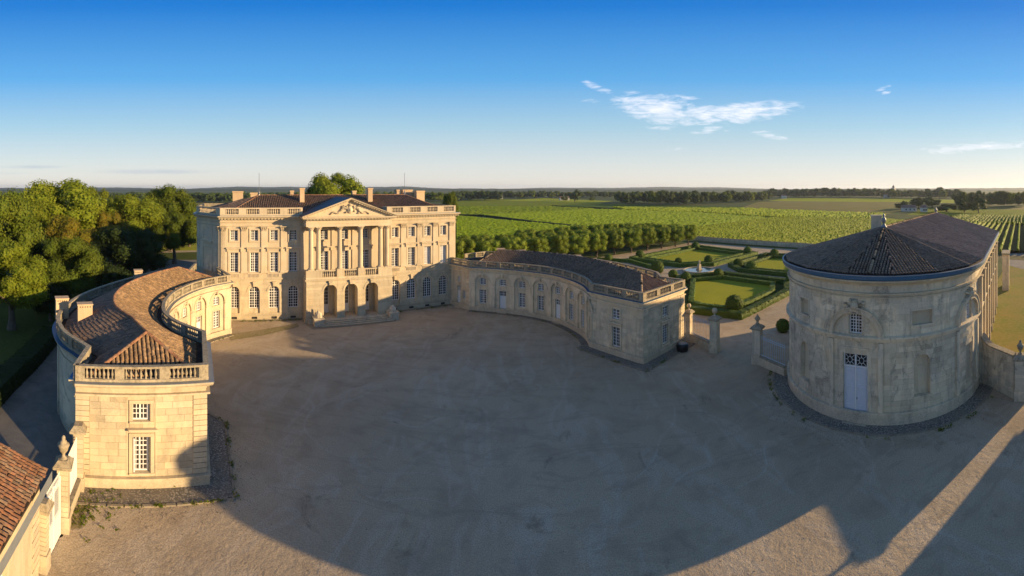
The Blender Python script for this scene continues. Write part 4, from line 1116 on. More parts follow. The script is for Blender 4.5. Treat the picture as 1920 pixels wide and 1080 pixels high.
# double door with a traceried fanlight
D = MB(); M = ST.M; o = -.2
D.box(M, doorA.a+.02, doorA.c-.012, o-.05, o+.03, .12, 4.62); D.box(M, doorA.c+.012, doorA.b-.02, o-.05, o+.03, .12, 4.62); D.build('double_door', MAT['door_white'], STO)
D = MB()
for s_ in (-1, 1):
    cx = doorA.c+s_*.53
    for za, zb_ in ((.3, 1.5), (1.65, 3.05), (3.2, 4.5)):
        for a, b, c_, d_ in ((cx-.4, cx+.4, za, za+.05), (cx-.4, cx+.4, zb_-.05, zb_), (cx-.4, cx-.35, za+.05, zb_-.05), (cx+.35, cx+.4, za+.05, zb_-.05)): D.box(M, a, b, o+.03, o+.055, c_, d_)
D.build('door_mouldings', MAT['door_white'], STO, kind='stuff')
D = MB(); D.box(M, doorA.c-.07, doorA.c+.07, o-.02, o+.06, .12, 5.8); D.box(M, doorA.a+.02, doorA.b-.02, o-.02, o+.07, 4.64, 4.8); D.box(M, doorA.a+.02, doorA.a+.1, o-.02, o+.05, 4.8, 5.84); D.box(M, doorA.b-.1, doorA.b-.02, o-.02, o+.05, 4.8, 5.84); D.box(M, doorA.a+.1, doorA.b-.1, o-.02, o+.05, 5.76, 5.84)
for s_ in (-1, 1):
    cx = doorA.c+s_*.53; cz = 5.28
    for k in range(8):
        a, b = 2*pi*k/8, 2*pi*(k+1)/8
        p = [M(cx+cos(q)*.22, o+.03, cz+sin(q)*.26) for q in (a, b)]; D.tube(p[0], p[1], .022, 4)
        D.tube(p[0], M(cx+max(-.46, min(.46, cos(a)*.6)), o+.03, cz+max(-.46, min(.46, sin(a)*.6))), .02, 4)
D.build('fanlight_tracery', MAT['white'], STO)
D = MB(); D.face([M(doorA.a+.02, o-.06, 4.7), M(doorA.b-.02, o-.06, 4.7), M(doorA.b-.02, o-.06, 5.84), M(doorA.a+.02, o-.06, 5.84)]); D.build('pane', MAT['glass'], STO)
D = MB(); D.lathe(M(doorA.c+.12, o+.06, 1.95), [(.03, 0), (.035, .12), (.02, .2)], 6); D.build('door_handle', MAT['iron_dark'], STO)
# side piers between the tall arches
mb = MB()
for i in range(8):
    t = side0+.55+4.05*i; mb.box(ST.M, t-.4, t+.4, 0, .45, 0, 10.9)
    mb.box(ST.M, t-.48, t+.48, 0, .55, 10.9, 11.0)
build_split(mb, 'pier', MAT['limestone'], STO)
# roof: half cone in facets, then two long slopes
zE, zA = 12.72, 15.75; er = SR+.5
apex = SC_.to_3d()+Vector((0, 0, zA)); rEnd = (SC_+AX*LEN).to_3d()+Vector((0, 0, zA))
eR0 = (SC_+NR*er).to_3d()+Vector((0, 0, zE)); eR1 = (SC_+NR*er+AX*LEN).to_3d()+Vector((0, 0, zE)); eL0 = (SC_-NR*er).to_3d()+Vector((0, 0, zE)); eL1 = (SC_-NR*er+AX*LEN).to_3d()+Vector((0, 0, zE))
mb = MB(); mb.face([eR0, eR1, rEnd, apex]); mb.face([eL0, eL1, rEnd, apex])
fan = []
for i in range(9):
    a = radians(228.7-(-108.2+22.5*i)); fan.append((SC_+Vector((sin(a), cos(a)))*er).to_3d()+Vector((0, 0, zE)))
for a, b in zip(fan, fan[1:]): mb.face([a, b, apex])
ring = []
for i in range(61):
    a = radians(228.7-(-108.2+3*i)); d = Vector((sin(a), cos(a)))
    k = i/7.5; j = min(7, int(k)); q = fan[j].lerp(fan[j+1], k-j); ring.append([(SC_+d*(SR+.62)).to_3d()+Vector((0, 0, 12.7)), q])
mb.grid(ring); mb.face([eR0+Vector((0, 0, -.3)), eR1+Vector((0, 0, -.3)), eL1+Vector((0, 0, -.3)), eL0+Vector((0, 0, -.3))]); mb.build('roof', MAT['tile_under'], STO)
tw = .27
for i, (a, b) in enumerate(zip(fan, fan[1:])): lay_tiles(hip_cols(a, b, apex, tw), STO, 'tile_dark', tw, .42, seed=30+i)
lay_tiles(facet_cols(eR0, eR1, apex, rEnd, tw), STO, 'tile_store_lit', tw, .42, seed=40); lay_tiles(facet_cols(eL0, eL1, apex, rEnd, .4), STO, 'tile_dark', .4, .6, seed=41)  # right slope painted lighter as sunlit, left slope darker
ridge_tiles([apex, rEnd], STO, 'chimney_stone', .34); ridge_tiles([fan[5]*.5+fan[4]*.5+Vector((0, 0, .05)), apex], STO, 'chimney_stone', .3)
ridge_tiles([fan[7], apex], STO, 'tile_dark', .26); ridge_tiles([rEnd, eR1], STO, 'chimney_stone', .3)
mb = MB(); mb.lathe(apex, [(.62, -.25), (.42, .0), (.2, .3), (.12, .5), (.2, .62), (.27, .85), (.2, 1.05), (.1, 1.15), (.16, 1.3), (.02, 1.55)], 12); mb.build('finial', MAT['lead'], STO, smooth=True)
mb = MB(); mb.lathe(rEnd, [(.35, -.1), (.2, .2), (.25, .55), (.1, .8), (.02, 1.1)], 8); mb.build('finial', MAT['lead'], STO)
c = pol(1643, 55.5); mb = MB(); mb.cbox(c, 1.3, 1.1, 12.9, 16.4, -.8); mb.cbox(c, 1.45, 1.25, 16.4, 16.6, -.8); mb.build('chimney', MAT['weathered_stone'], STO)

# walled pier at the far end of the storehouse
q = G(1886, 540); t = thing('garden_pier', 'tall stone pier and short wall at the far corner of the storehouse', 'pier', (*q, 0))
mb = MB(); mb.cbox(q, 1.3, 4.5, 0, 7.0, -1.15); mb.build('wall', wm, t); mb = MB(); mb.cbox(q, 1.6, 4.9, 7.0, 7.3, -1.15); mb.build('coping', MAT['lichen_stone'], t)

# ------------------------------------------------------------ outbuilding at the lower left corner
OA = Vector((-19.95, 10.6)); od = Vector((sin(radians(139.5)), cos(radians(139.5)))); ob = Vector((-od.y, od.x))*-1
ob = Vector((od.y, -od.x))       # right of travel along the eave
if ob.x > 0: ob = -ob            # away from the court
def OB(s, o, z): q = OA+od*s-ob*o; return Vector((q.x, q.y, z))
OBT = thing('outbuilding', 'low outbuilding with orange tiled roof and metal gutter at the gate', 'building', (*OA, 0))
class FakeP: pass
op = Path([(*(OA+od*0), 1), (*(OA+od*16), 1)]); 
if (op.n[0]-(-ob)).length > 1: op = Path([(*(OA+od*16), 1), (*OA, 1)])
cv = lambda s: s if (op.p[0]-OA).length < 1 else 16-s
wo = Op(cv(4.35), .95, 2.2, 3.9, False, .28)
mb = MB(); wall(mb, op, 0, 16, 0, 5.2, [wo]); mb.build('wall', MAT['limestone'], OBT)
mb = MB(); ends = [OA, OA+ob*5.8, OA+ob*11.6]
mb.face([(*ends[0], 0), (*ends[2], 0), (*ends[2], 5.2), (*ends[1], 6.85), (*ends[0], 5.2)]); e2 = [q+od*16 for q in ends]; mb.face([(*e2[0], 0), (*e2[2], 0), (*e2[2], 5.2), (*e2[1], 6.85), (*e2[0], 5.2)]); mb.face([(*ends[2], 0), (*e2[2], 0), (*e2[2], 5.2), (*ends[2], 5.2)])
mb.build('gable_wall', wm, OBT)
mb = MB(); quoins(mb, op.M, cv(0), 1 if cv(0) == 0 else -1, .5, 5.0, .75, .95, .38, .05)
build_split(mb, 'quoin', MAT['limestone'], OBT)
mb = MB(); surround(mb, op.M, wo, .2, .05); mb.box(op.M, wo.a-.2, wo.b+.2, 0, .14, wo.z0-.14, wo.z0-.003); mb.build('window_surround', MAT['limestone'], OBT)
window(op, wo, OBT, 2, 4, bw=.05)
ev = [OB(-.35, .38, 5.3), OB(16, .38, 5.3)]; rg = [(*(OA+ob*5.8-od*.35), 7.0), (*(OA+ob*5.8+od*16), 7.0)]; rg = [Vector(q) for q in rg]
bk_ = [(*(OA+ob*11.9-od*.35), 5.3), (*(OA+ob*11.9+od*16), 5.3)]; bk_ = [Vector(q) for q in bk_]
mb = MB(); mb.face([ev[0], ev[1], rg[1], rg[0]]); mb.face([bk_[0], bk_[1], rg[1], rg[0]]); mb.build('roof', MAT['tile_under'], OBT)
lay_tiles(facet_cols(ev[0], ev[1], rg[0], rg[1], .235), OBT, 'tile_orange', .235, .38, pieces=300, seed=50, jit=1.5)
lay_tiles(facet_cols(bk_[0], bk_[1], rg[0], rg[1], .3), OBT, 'tile_orange', .3, .5, seed=51)
ridge_tiles([rg[0], rg[1]], OBT, 'tile_orange')
mb = MB(); gp = [(.36, 4.62), (.52, 4.60), (.60, 4.72), (.60, 5.3), (.36, 4.80)]
gpth = Path([(*(OA-od*.4), 1), (*(OA+od*16), 1)]) if cv(0) == 0 else Path([(*(OA+od*16), 1), (*(OA-od*.4), 1)])
sweep(mb, gpth, gp); mb.build('gutter', MAT['lead'], OBT)

# ------------------------------------------------------------ gates, pillars, walls
def urn(mb, c, k=1.0, kind='urn'):
    if kind == 'urn': mb.lathe(c, [(.26*k, 0), (.2*k, .06*k), (.1*k, .16*k), (.1*k, .3*k), (.26*k, .5*k), (.32*k, .72*k), (.36*k, .78*k), (.36*k, .84*k), (.22*k, .9*k), (.2*k, 1.02*k), (.1*k, 1.1*k), (.13*k, 1.2*k), (.1*k, 1.3*k), (.01, 1.36*k)], 14)
    elif kind == 'ball': mb.lathe(c, [(.2*k, 0), (.1*k, .12*k), (.1*k, .3*k), (.28*k, .42*k), (.36*k, .66*k), (.28*k, .92*k), (.01, 1.02*k)], 12)
    else: mb.lathe(c, [(.34*k, 0), (.14*k, .3*k), (.14*k, .42*k), (.34*k, .66*k), (.3*k, .8*k), (.14*k, 1.0*k), (.01, 1.25*k)], 10)
def pillar(q, label, h=3.9, w=.95, rot=0, top='urn', mat='limestone', group='gate pillars', k=1.0, courses=True):
    t = thing('gate_pillar', label, 'pillar', (*q, 0), group)
    mb = MB(); mb.cbox(q, w+.14, w+.14, 0, .95, rot); n = 9; hh = (h-.95-.1)/n
    for i in range(n): mb.cbox(q, w, w, .95+i*hh, .95+(i+1)*hh-.025, rot, R_.uniform(.88, 1.08))
    mb.cbox(q, w-.06, w-.06, .9, h-.1, rot); mb.build('shaft', MAT[mat], t)
    mb = MB(); mb.cbox(q, w+.12, w+.12, h-.1, h, rot); mb.cbox(q, w+.42, w+.42, h, h+.16, rot); mb.cbox(q, w+.36, w+.36, h+.16, h+.42, rot, 1, .55); mb.build('cap', MAT['lichen_stone'], t)
    if top: mb = MB(); urn(mb, (q.x, q.y, h+.4), k, top); mb.build('finial', MAT['lichen_stone'] if top != 'ball' else MAT['limestone'], t, smooth=True)
    return t
def railing(a, b, z0, z1, label, mat='white', sp=.14, base=None, group=None, arrow=True, bl='low_wall'):
    t = thing('railing', label, 'railing', (*((a+b)/2), 0), group); d = b-a; L = d.length; rot = atan2(d.y, d.x); p = Path([(*a, 1), (*b, 1)])
    if base: 
        mb = MB(); mb.box(p.M, 0, L, -.22, .22, 0, base-.1); mb.build('low_wall', MAT['limestone'] if mat == 'white' else wm, t); mb = MB(); mb.box(p.M, -.0, L, -.29, .29, base-.098, base); mb.build('coping', MAT['lichen_stone'], t)
    mb = MB()
    for z in (z0+.12, z1-.32, z1-.12): mb.box(p.M, 0, L, -.025, .025, z-.025, z+.025)
    build_split(mb, 'rail', MAT[mat], t)
    n = max(2, int(L/sp)); bm = MB(); H = z1-z0; bm.tube((0, 0, 0), (0, 0, H), .022, 4); bm.lathe((0, 0, H), [(.019, 0), (.04, .05), (.0, .16)], 4); m = bm.mesh('bar', MAT[mat])
    for i in range(n): q = p.M((i+.5)*L/n, 0, z0); inst('bar', m, q, parent=t)
    return t
g1 = G(119, 992); rotL = atan2(6.7, 5.7)
pillar(g1, 'pillar topped by a stone urn beside the white gate', 3.75, .66, rotL, 'urn', group='pillars of the white gate')
g0 = Vector((-24.35, 15.95)); pillar(g0, 'short stone pillar without urn built against the sunlit pavilion corner', 3.9, .65, rotL, None, group='pillars of the white gate')
g2 = OA+od*-.42-ob*.1; pillar(g2, 'stone pillar at the corner of the low outbuilding', 3.2, .48, atan2(od.y, od.x), None, group='pillars of the white gate')
railing(g0+(g1-g0)*.14, g1+(g0-g1)*.14, 1.05, 3.6, 'white spiked railing on a low stone wall beneath the sunlit pavilion', base=1.0)
gt = thing('entrance_gate', 'white iron gate leaf with solid lower panel beside the urn pillar', 'gate', (*g1, 0))
ga, gb = g1+(g2-g1).normalized()*.5, g2+(g1-g2).normalized()*.35; p = Path([(*ga, 1), (*gb, 1)]); L = p.len
mb = MB(); mb.box(p.M, .05, L/2-.02, -.03, .03, .1, 1.55); mb.box(p.M, L/2+.02, L-.05, -.03, .03, .1, 1.55); mb.build('lower_panel', MAT['white'], gt)
bm = MB(); bm.tube((0, 0, 0), (0, 0, 2.15), .016, 4); bm.lathe((0, 0, 2.15), [(.02, 0), (.045, .06), (0, .2)], 4); m = bm.mesh('bar', MAT['white'])
for i in range(int(L/.17)): inst('bar', m, p.M(.08+(L-.16)*(i+.5)/int(L/.17), 0, 1.45), parent=gt)
mb = MB()
for z in (1.62, 3.1, 3.35): mb.box(p.M, .05, L-.05, -.03, .03, z-.03, z+.03)
for x in (.05, L/2-.06, L/2+.02, L-.1): mb.box(p.M, x, x+.06, -.04, .04, .1, 3.5)
for i in range(9): 
    x = .1+(L-.2)*(i+.5)/9; q = [p.M(x+.1*cos(a), 0, 3.23+.1*sin(a)) for a in [2*pi*j/7 for j in range(8)]]
    for u, v in zip(q, q[1:]): mb.tube(u, v, .016, 3)
mb.build('gate_frame', MAT['white'], gt)
# garden gate on the right: gate pillars, railings, low walls
pB, pA = G(1340, 664)+Vector((.3, .6)), G(1421, 684)+Vector((.2, .4))
rr_ = atan2(e_.y, e_.x)
pillar(pB, 'gate pillar with pale ball finial, on the chateau side of the garden entrance', 4.0, .95, rr_, 'ball', 'weathered_stone', 'pillars of the garden gate')
pillar(pA, 'gate pillar with dark finial between the garden entrance and the storehouse', 4.0, .95, rr_, 'spike', 'weathered_stone', 'pillars of the garden gate')
ps = Vector((22.1, 52.9))+Vector((.6, .1)); pillar(ps, 'pillar with round dark finial against the shaded pavilion wall', 3.6, .7, rr_, 'ball', 'weathered_stone', 'pillars of the garden gate', k=.8)
railing(ps+(pB-ps)*.1, pB+(ps-pB)*.1, 1.05, 3.4, 'grey railing on a low wall between the shaded pavilion and ball-topped pillar', 'shutter_blue', .3, 1.0)
pend = SP_(-80)+Vector((-.2, .4)); railing(pA+(pend-pA)*.12, pend+(pA-pend)*.02, 1.05, 3.3, 'grey spiked railing on a low wall joining the storehouse', 'shutter_blue', .3, 1.0)
mb = MB()
# courtyard wall and urn pillar at the right edge
wa, wb = SP_(74)+Vector((.35, -.3)), G(1905, 747)
t = thing('courtyard_wall', 'stone wall with curved ramp joining the storehouse to the urn-topped pillar', 'wall', (*((wa+wb)/2), 0))
p = Path([(*wa, 1), (*wb, 1)]); L = p.len; mb = MB(); cp = MB(); n = 12
hz = lambda s: 4.05+.75*max(0, 1-s/1.5)**1.5
for i in range(n):
    a, b = L*i/n, L*(i+1)/n
    for mm, z0, w, dz in ((mb, 0, .3, 0), (cp, None, .38, .14)):
        za, zb_ = hz(a), hz(b); l0, l1 = (0, 0) if z0 == 0 else (za, zb_)
        mm.box8([p.M(a, w, l0), p.M(b, w, l1), p.M(b, -w, l1), p.M(a, -w, l0), p.M(a, w, za+dz), p.M(b, w, zb_+dz), p.M(b, -w, zb_+dz), p.M(a, -w, za+dz)])
mb.build('wall', wm, t); cp.build('coping', MAT['lichen_stone'], t)
ashlar(p if p.n[0].dot(-wa) > 0 else rev(p), .05, L-.05, .1, 3.9, [], t, 'weathered_stone', .45, (.7, 1.2), limit=60, seed=77, off=.3)
pc_ = G(1912, 750)+Vector((.25, .05)); pillar(pc_, 'pillar topped by a dark urn at the right edge of the courtyard', 3.85, 1.05, 1.98, 'urn', 'weathered_stone', 'pillars at the right edge', k=1.0)
wd = (wb-wa).normalized(); pc2 = pc_+wd*5.4+Vector((0, .2))  # second pillar added out of view to cast its shadow on the court
pillar(pc2, 'added unseen urn pillar that casts shadow on the courtyard', 4.0, 1.05, 1.98, 'urn', 'weathered_stone', 'pillars at the right edge', k=1.1)
# black covered tub by the shaded pavilion
c = G(1283, 661)+Vector((0, .6)); t = thing('tub', 'black round tub with pale cover beside the shaded pavilion', 'tub', (*c, 0))
mb = MB(); mb.lathe((c.x, c.y, 0), [(.62, 0), (.72, .12), (.78, .7), (.74, .85), (.5, .92)], 18); mb.build('body', MAT['black_plastic'], t, smooth=True)
mb = MB(); mb.lathe((c.x, c.y, .9), [(.55, 0), (.5, .08), (.2, .13)], 14); mb.build('cover', MAT['lead'], t)
# ------------------------------------------------------------ second outbuilding, added out of view to shade the lower right court
t = thing('outbuilding', 'added unseen outbuilding that casts shadow on the right of the courtyard', 'building', (50, 6, 0))
b0 = [Vector(q) for q in ((42.5, 13.5), (58.5, 13.8), (59.5, 1.5), (43.5, 1.2))]
mb = MB(); pth = Path([(*b0[i % 4], 1) for i in (0, 3, 2, 1, 0)]); wall(mb, pth, 0, pth.len, 0, 5.2, [Op(5, 1.2, 1, 3, False, .2), Op(9, 1.2, 1, 3, False, .2)])
c0 = sum(b0, Vector((0, 0)))/4; m0, m1 = (b0[0]+b0[3])/2*.72+c0*.28, (b0[1]+b0[2])/2*.72+c0*.28
mb.build('wall', MAT['weathered_stone'], t); mb = MB(); bo = [(q-c0)*1.06+c0 for q in b0]; z3 = lambda q, z: Vector((q.x, q.y, z))
mb.face([z3(bo[0], 5.2), z3(bo[1], 5.2), z3(m1, 7.4), z3(m0, 7.4)]); mb.face([z3(bo[3], 5.2), z3(bo[2], 5.2), z3(m1, 7.4), z3(m0, 7.4)]); mb.face([z3(bo[0], 5.2), z3(bo[3], 5.2), z3(m0, 7.4)]); mb.face([z3(bo[1], 5.2), z3(bo[2], 5.2), z3(m1, 7.4)]); mb.build('roof', MAT['roof_far'], t)

# ------------------------------------------------------------ courtyard, paths, lawns
def grid_sheet(name, pts, z, mat, **k): return sheet(name, pts, z, mat, **k)
sheet('courtyard', [(-24, -30), (80, -30), (45, 10), (39.2, 16.6), (41, 22), (58, 44), G(1640, 481), G(1500, 468), G(1300, 454), G(1100, 486), G(860, 508), (-9, 86), (-9, 76), (-41, 52), (-36, 40), (-24, 20), (-22, 13), (-21, 9)], .004, 'gravel')
sheet('driveway', [(-34, 2), (-22, 8), (-21.5, 13), (-25, 16.5), (-29, 22), (-37, 30), (-43, 48), (-46, 56), G(372, 492), G(372, 487), G(288, 487), G(262, 505), (-58, 44), (-54, 34), (-49.5, 27.6), (-38.5, 15.6), (-50, 0)], .004, 'asphalt')
park = [(-38.9, 16.4), (-49.9, 28.2), (-54.5, 34.5), (-58.5, 44), G(262, 504), G(288, 486.5), G(372, 486.5), (-45, 75), (-40, 120), (-160, 420), (-600, 300), (-400, -60), (-55, -5)]
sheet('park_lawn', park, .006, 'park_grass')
sheet('path', PX((290, 474), (372, 472.5), (372, 469.5), (320, 470)), .012, 'gravel')
sheet('lawn', PX((270, 470), (372, 470), (372, 441), (300, 446)), .009, 'lawn')
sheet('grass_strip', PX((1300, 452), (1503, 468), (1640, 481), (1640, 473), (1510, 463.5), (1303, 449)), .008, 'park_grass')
sheet('side_lawn', [(40.6, 21.3), (45.4, 19.5), (52, 10), (140, 40), (140, 62), (72, 37.5)], .006, 'dry_grass')
sheet('side_path', PX((1882, 495), (1920, 505), (1920, 470), (1884, 470)), .010, 'asphalt')
sheet('track', PX((1840, 484), (1960, 490), (1960, 481), (1840, 477)), .014, 'earth')
# cobbled aprons and kerbs along the walls
def apron(path, a, b, w, mat='cobbles', z=.06, label=None, kerb=True):
    p = path.sub(a, b); mb = MB(); band(mb, p, 0, w, 0, z); o = mb.build('cobbled_apron', MAT[mat], kind='structure')
    if kerb:
        n = int(p.len/.9); mm = {}
        for i in range(n):
            t0 = (i+.02)*p.len/n; t1 = (i+.97)*p.len/n
            if len(KB) < 600:
                c = p.M((t0+t1)/2, w+.11, .05); d = p.M(t1, w+.11, 0)-p.M(t0, w+.11, 0)
                k = inst('kerb_stone', KM, (c.x, c.y, .045), (0, 0, atan2(d.y, d.x)), (d.length, .2, .11+R_.uniform(-.01, .03))); k.parent = o; KB.append(k)
KB = []; mb = MB(); mb.cbox((0, 0), 1, 1, -.5, .5, 0, 1, .93); KM = mb.mesh('kerb_stone', MAT['rubble'])
apron(LI, 0, 16.8, 1.7)
apron(LI, 16.8, LI.len-6.3, 1.0)
apron(RI, 4.9, 31.0, 1.0); apron(RI, 31.3, RI.len, 1.5)
apron(ST, sphi(-85), sphi(70), 1.5)
apron(FP, 5.4, PU0-.3, .8, 'rubble', kerb=False); apron(FP, PU1+.2, CW-.6, .8, 'rubble', kerb=False)
sheet('mossy_gravel', [(-24.6, 15.6), (-22.9, 17.2), (-22.2, 16.6), (-22.4, 15.2), (-21.4, 14.2), (-21.9, 13.3)], .05, 'moss_gravel')
sheet('mossy_ground', [(-36.0, 47.8), (-30.5, 57), (-29.5, 55.8), (-32, 50), (-34.5, 46)], .03, 'moss_gravel')
sheet('stone_border', [ch(12.6, 3.2), ch(13.2, 5.6), ch(25.8, 5.2), ch(27, 3.1)], .02, 'rubble')

# ------------------------------------------------------------ plants
def leafy(mb, c, d, s, rr, tint):
    n = (Vector(d)+Vector((rr.uniform(-1, 1), rr.uniform(-1, 1), rr.uniform(-.6, 1)))*.75).normalized()
    x = n.orthogonal().normalized(); a = rr.random()*6.28; y = n.cross(x); x, y = x*cos(a)+y*sin(a), y*cos(a)-x*sin(a)
    h = s*rr.uniform(.6, 1.25); w = h*.62; c = Vector(c)
    mb.face([c-x*h, c+y*w, c+x*h, c-y*w], tint)
def crown_data(seed, rx, rz, z0, ncl, nleaf, ls, clr=(.26, .42), flat=False, shell=.62, box=0, core=True):
    """leafy crown from z0 up: clumps spread through an uneven volume"""
    rr = random.Random(seed); mb = MB(); cl = []
    cz = z0+rz
    for i in range(ncl):
        while True:
            v = Vector((rr.uniform(-1, 1), rr.uniform(-1, 1), rr.uniform(-1, 1)))
            if box:
                if (max(abs(v.x), abs(v.y)) > .6 or abs(v.z) > .6) and v.length < 1.38: break
            elif .35 < v.length < 1: break
        if not box: v = v.normalized()*(v.length*.35+shell*rr.uniform(.75, 1.12))
        else: v = Vector((v.x*.84, v.y*.84, v.z*.84))
        if v.z < -.55: v.z *= .7
        r = rr.uniform(*clr)*rx
        cl.append((Vector((v.x*(rx-r*.6), v.y*(rx-r*.6), cz+v.z*(rz-r*.5))), r, rr.uniform(.0, 1)))
    for c, r, t in cl:
        if core:
            rows = [[(c.x+r*.74*cos(2*pi*i/7)*sin(pi*(j+.5)/5), c.y+r*.74*sin(2*pi*i/7)*sin(pi*(j+.5)/5), c.z+r*.68*cos(pi*(j+.5)/5)) for i in range(7)] for j in range(5)]
            mb.grid(rows, .1, closed=True); mb.face(rows[0], .1); mb.face(rows[-1], .1)
    tot = sum(r*r for c, r, t in cl)
    for c, r, t in cl:
        for k in range(int(nleaf*r*r/tot)):
            d = Vector((rr.gauss(0, 1), rr.gauss(0, 1), rr.gauss(.15, 1))).normalized()
            q = c+d*r*(rr.uniform(.74, 1.12)); 
            leafy(mb, q, d, ls, rr, min(1, max(0, .15+.45*t+rr.uniform(-.15, .4))))
    return mb
def trunk_data(seed, h, r, rx, z0, n=6):
    rr = random.Random(seed); mb = MB()
    pts = [Vector((rr.uniform(-.1, .1)*i, rr.uniform(-.1, .1)*i, h*i/4)) for i in range(5)]
    rows = [[p+Vector((cos(2*pi*j/8), sin(2*pi*j/8), 0))*r*k for j in range(8)] for p, k in zip(pts, (1.5, 1, .85, .7, .5))]
    mb.grid(rows, 1, closed=True)
    for i in range(n):
        a = 2*pi*i/n+rr.random(); p = pts[2]+(pts[4]-pts[2])*rr.random(); q = p+Vector((cos(a)*rx*.6, sin(a)*rx*.6, h*rr.uniform(.25, .6)))
        mb.tube(p, q, r*.4, 5, 1, r*.1)
    return mb
SPEC = {}
def species(key, mat, seeds, **k):
    tr = k.pop('trunk')
    SPEC[key] = [(crown_data(s, **k).mesh('crown', MAT[mat]), trunk_data(s, tr[0], tr[1], k['rx'], k['z0']).mesh('trunk', MAT['bark'])) for s in seeds]
# all species are built 10 m across and then scaled
species('plane', 'leaf_bright', (1, 2, 3), rx=5, rz=5.2, z0=2.2, ncl=46, nleaf=22000, ls=.15, trunk=(5, .45), clr=(.18, .34))
species('oak', 'leaf_green', (4, 5, 6), rx=5, rz=4.6, z0=1.6, ncl=44, nleaf=20000, ls=.14, trunk=(4.5, .4), clr=(.18, .33))
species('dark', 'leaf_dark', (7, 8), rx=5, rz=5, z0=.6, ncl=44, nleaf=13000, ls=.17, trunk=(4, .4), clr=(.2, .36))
species('autumn', 'leaf_autumn', (9,), rx=5, rz=4.2, z0=1.5, ncl=40, nleaf=16000, ls=.14, trunk=(4, .35), clr=(.18, .32))
species('lime', 'leaf_lime', (10, 11, 12), rx=2.9, rz=3.0, z0=1.0, ncl=64, nleaf=11000, ls=.11, trunk=(2.0, .2), clr=(.26, .36), box=1)
species('far', 'leaf_far', (13, 14, 15, 16), rx=5, rz=5.5, z0=.3, ncl=14, nleaf=900, ls=.5, trunk=(3, .3), clr=(.32, .5))
species('farlit', 'leaf_green', (17, 18), rx=5, rz=5, z0=.3, ncl=14, nleaf=1000, ls=.45, trunk=(3, .3), clr=(.3, .46))
def tree(sp, c, w, h, label, group=None, name='tree', cat='tree', parts=True, rot=None, var=None):
    """w across, h tall"""
    cr, tr = SPEC[sp][R_.randrange(len(SPEC[sp])) if var is None else var]
    zs = {'plane': 12.6, 'oak': 10.8, 'dark': 10.6, 'autumn': 9.9, 'lime': 7.15, 'far': 11.3, 'farlit': 10.3}[sp]; ws = 5.8 if sp == 'lime' else 10
    rot = R_.random()*6.28 if rot is None else rot
    s = (w/ws, w/ws, h/zs)
    if parts:
        t = thing(name, label, cat, (c.x, c.y, 0), group)
        for nm, m in (('crown', cr), ('trunk', tr)):
            o = bpy.data.objects.new(nm, m); COL.objects.link(o); o.parent = t; o.scale = s; o.rotation_euler = (0, 0, rot)
        return t
    o = bpy.data.objects.new(name, cr); COL.objects.link(o); o.location = (c.x, c.y, 0); o.scale = s; o.rotation_euler = (0, 0, rot)
    return tag(o, label, cat, group)
def ptree(sp, x, r, w_px, ytop, label, **k):
    tree(sp, pol(x, r), w_px*r/F*1.32, 20-(ytop-353)*r/F, label, **k)
# park trees left of the chateau
for a in (('plane', 120, 108, 135, 331, 'tallest bright green plane tree of the park, rising above the horizon', dict(var=0)),
          ('plane', 175, 122, 70, 352, 'bright green tree right behind the tallest plane tree', dict(var=1)),
          ('oak', 0, 80, 125, 354, 'tall green tree at the left edge of the picture', {}),
          ('plane', 62, 104, 85, 366, 'mid green tree between the edge tree and tallest plane tree', dict(var=2)),
          ('plane', 22, 62, 112, 456, 'sunlit lower tree in front at the left edge', dict(var=1)),
          ('oak', 130, 72, 98, 444, 'round sunlit tree standing in front of the dark park trees', dict(var=0)),
          ('autumn', 128, 90, 90, 405, 'tree turning orange brown behind the round sunlit tree', {}),
          ('autumn', 205, 104, 62, 396, 'small brownish tree between the plane and the dark trees', {}),
          ('plane', 252, 118, 100, 361, 'spreading pale green tree with layered crown', dict(var=0)),
          ('oak', 318, 140, 84, 346, 'tall tree with ragged top next to the spreading tree', dict(var=1)),
          ('oak', 327, 116, 66, 396, 'round tree with a bare trunk on the sunlit lawn by the chateau', dict(var=2)),
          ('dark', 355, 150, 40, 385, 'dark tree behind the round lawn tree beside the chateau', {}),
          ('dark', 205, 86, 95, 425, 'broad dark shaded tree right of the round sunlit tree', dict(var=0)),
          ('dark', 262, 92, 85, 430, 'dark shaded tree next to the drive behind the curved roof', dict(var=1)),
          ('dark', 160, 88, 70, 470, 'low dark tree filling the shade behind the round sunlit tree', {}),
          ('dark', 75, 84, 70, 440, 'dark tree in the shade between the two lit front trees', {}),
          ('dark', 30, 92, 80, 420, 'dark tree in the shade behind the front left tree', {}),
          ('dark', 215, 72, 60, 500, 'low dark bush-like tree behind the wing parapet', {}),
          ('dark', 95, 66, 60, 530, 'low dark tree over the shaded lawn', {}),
          ('oak', 288, 130, 45, 380, 'green tree squeezed between the spreading tree and ragged-topped tree', {}),
          ('oak', 220, 140, 60, 366, 'green tree top behind the small brownish tree', {}),
          ('plane', 631, 150, 88, 320, 'big bright plane tree rising behind the chateau roof', dict(var=0)),
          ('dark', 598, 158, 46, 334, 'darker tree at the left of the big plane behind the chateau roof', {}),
          ('oak', 845, 175, 24, 358, 'small tree beyond the right end of the chateau roof', {}),
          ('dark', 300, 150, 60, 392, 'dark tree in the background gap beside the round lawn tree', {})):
    ptree(*a[:5], a[5], **a[6])
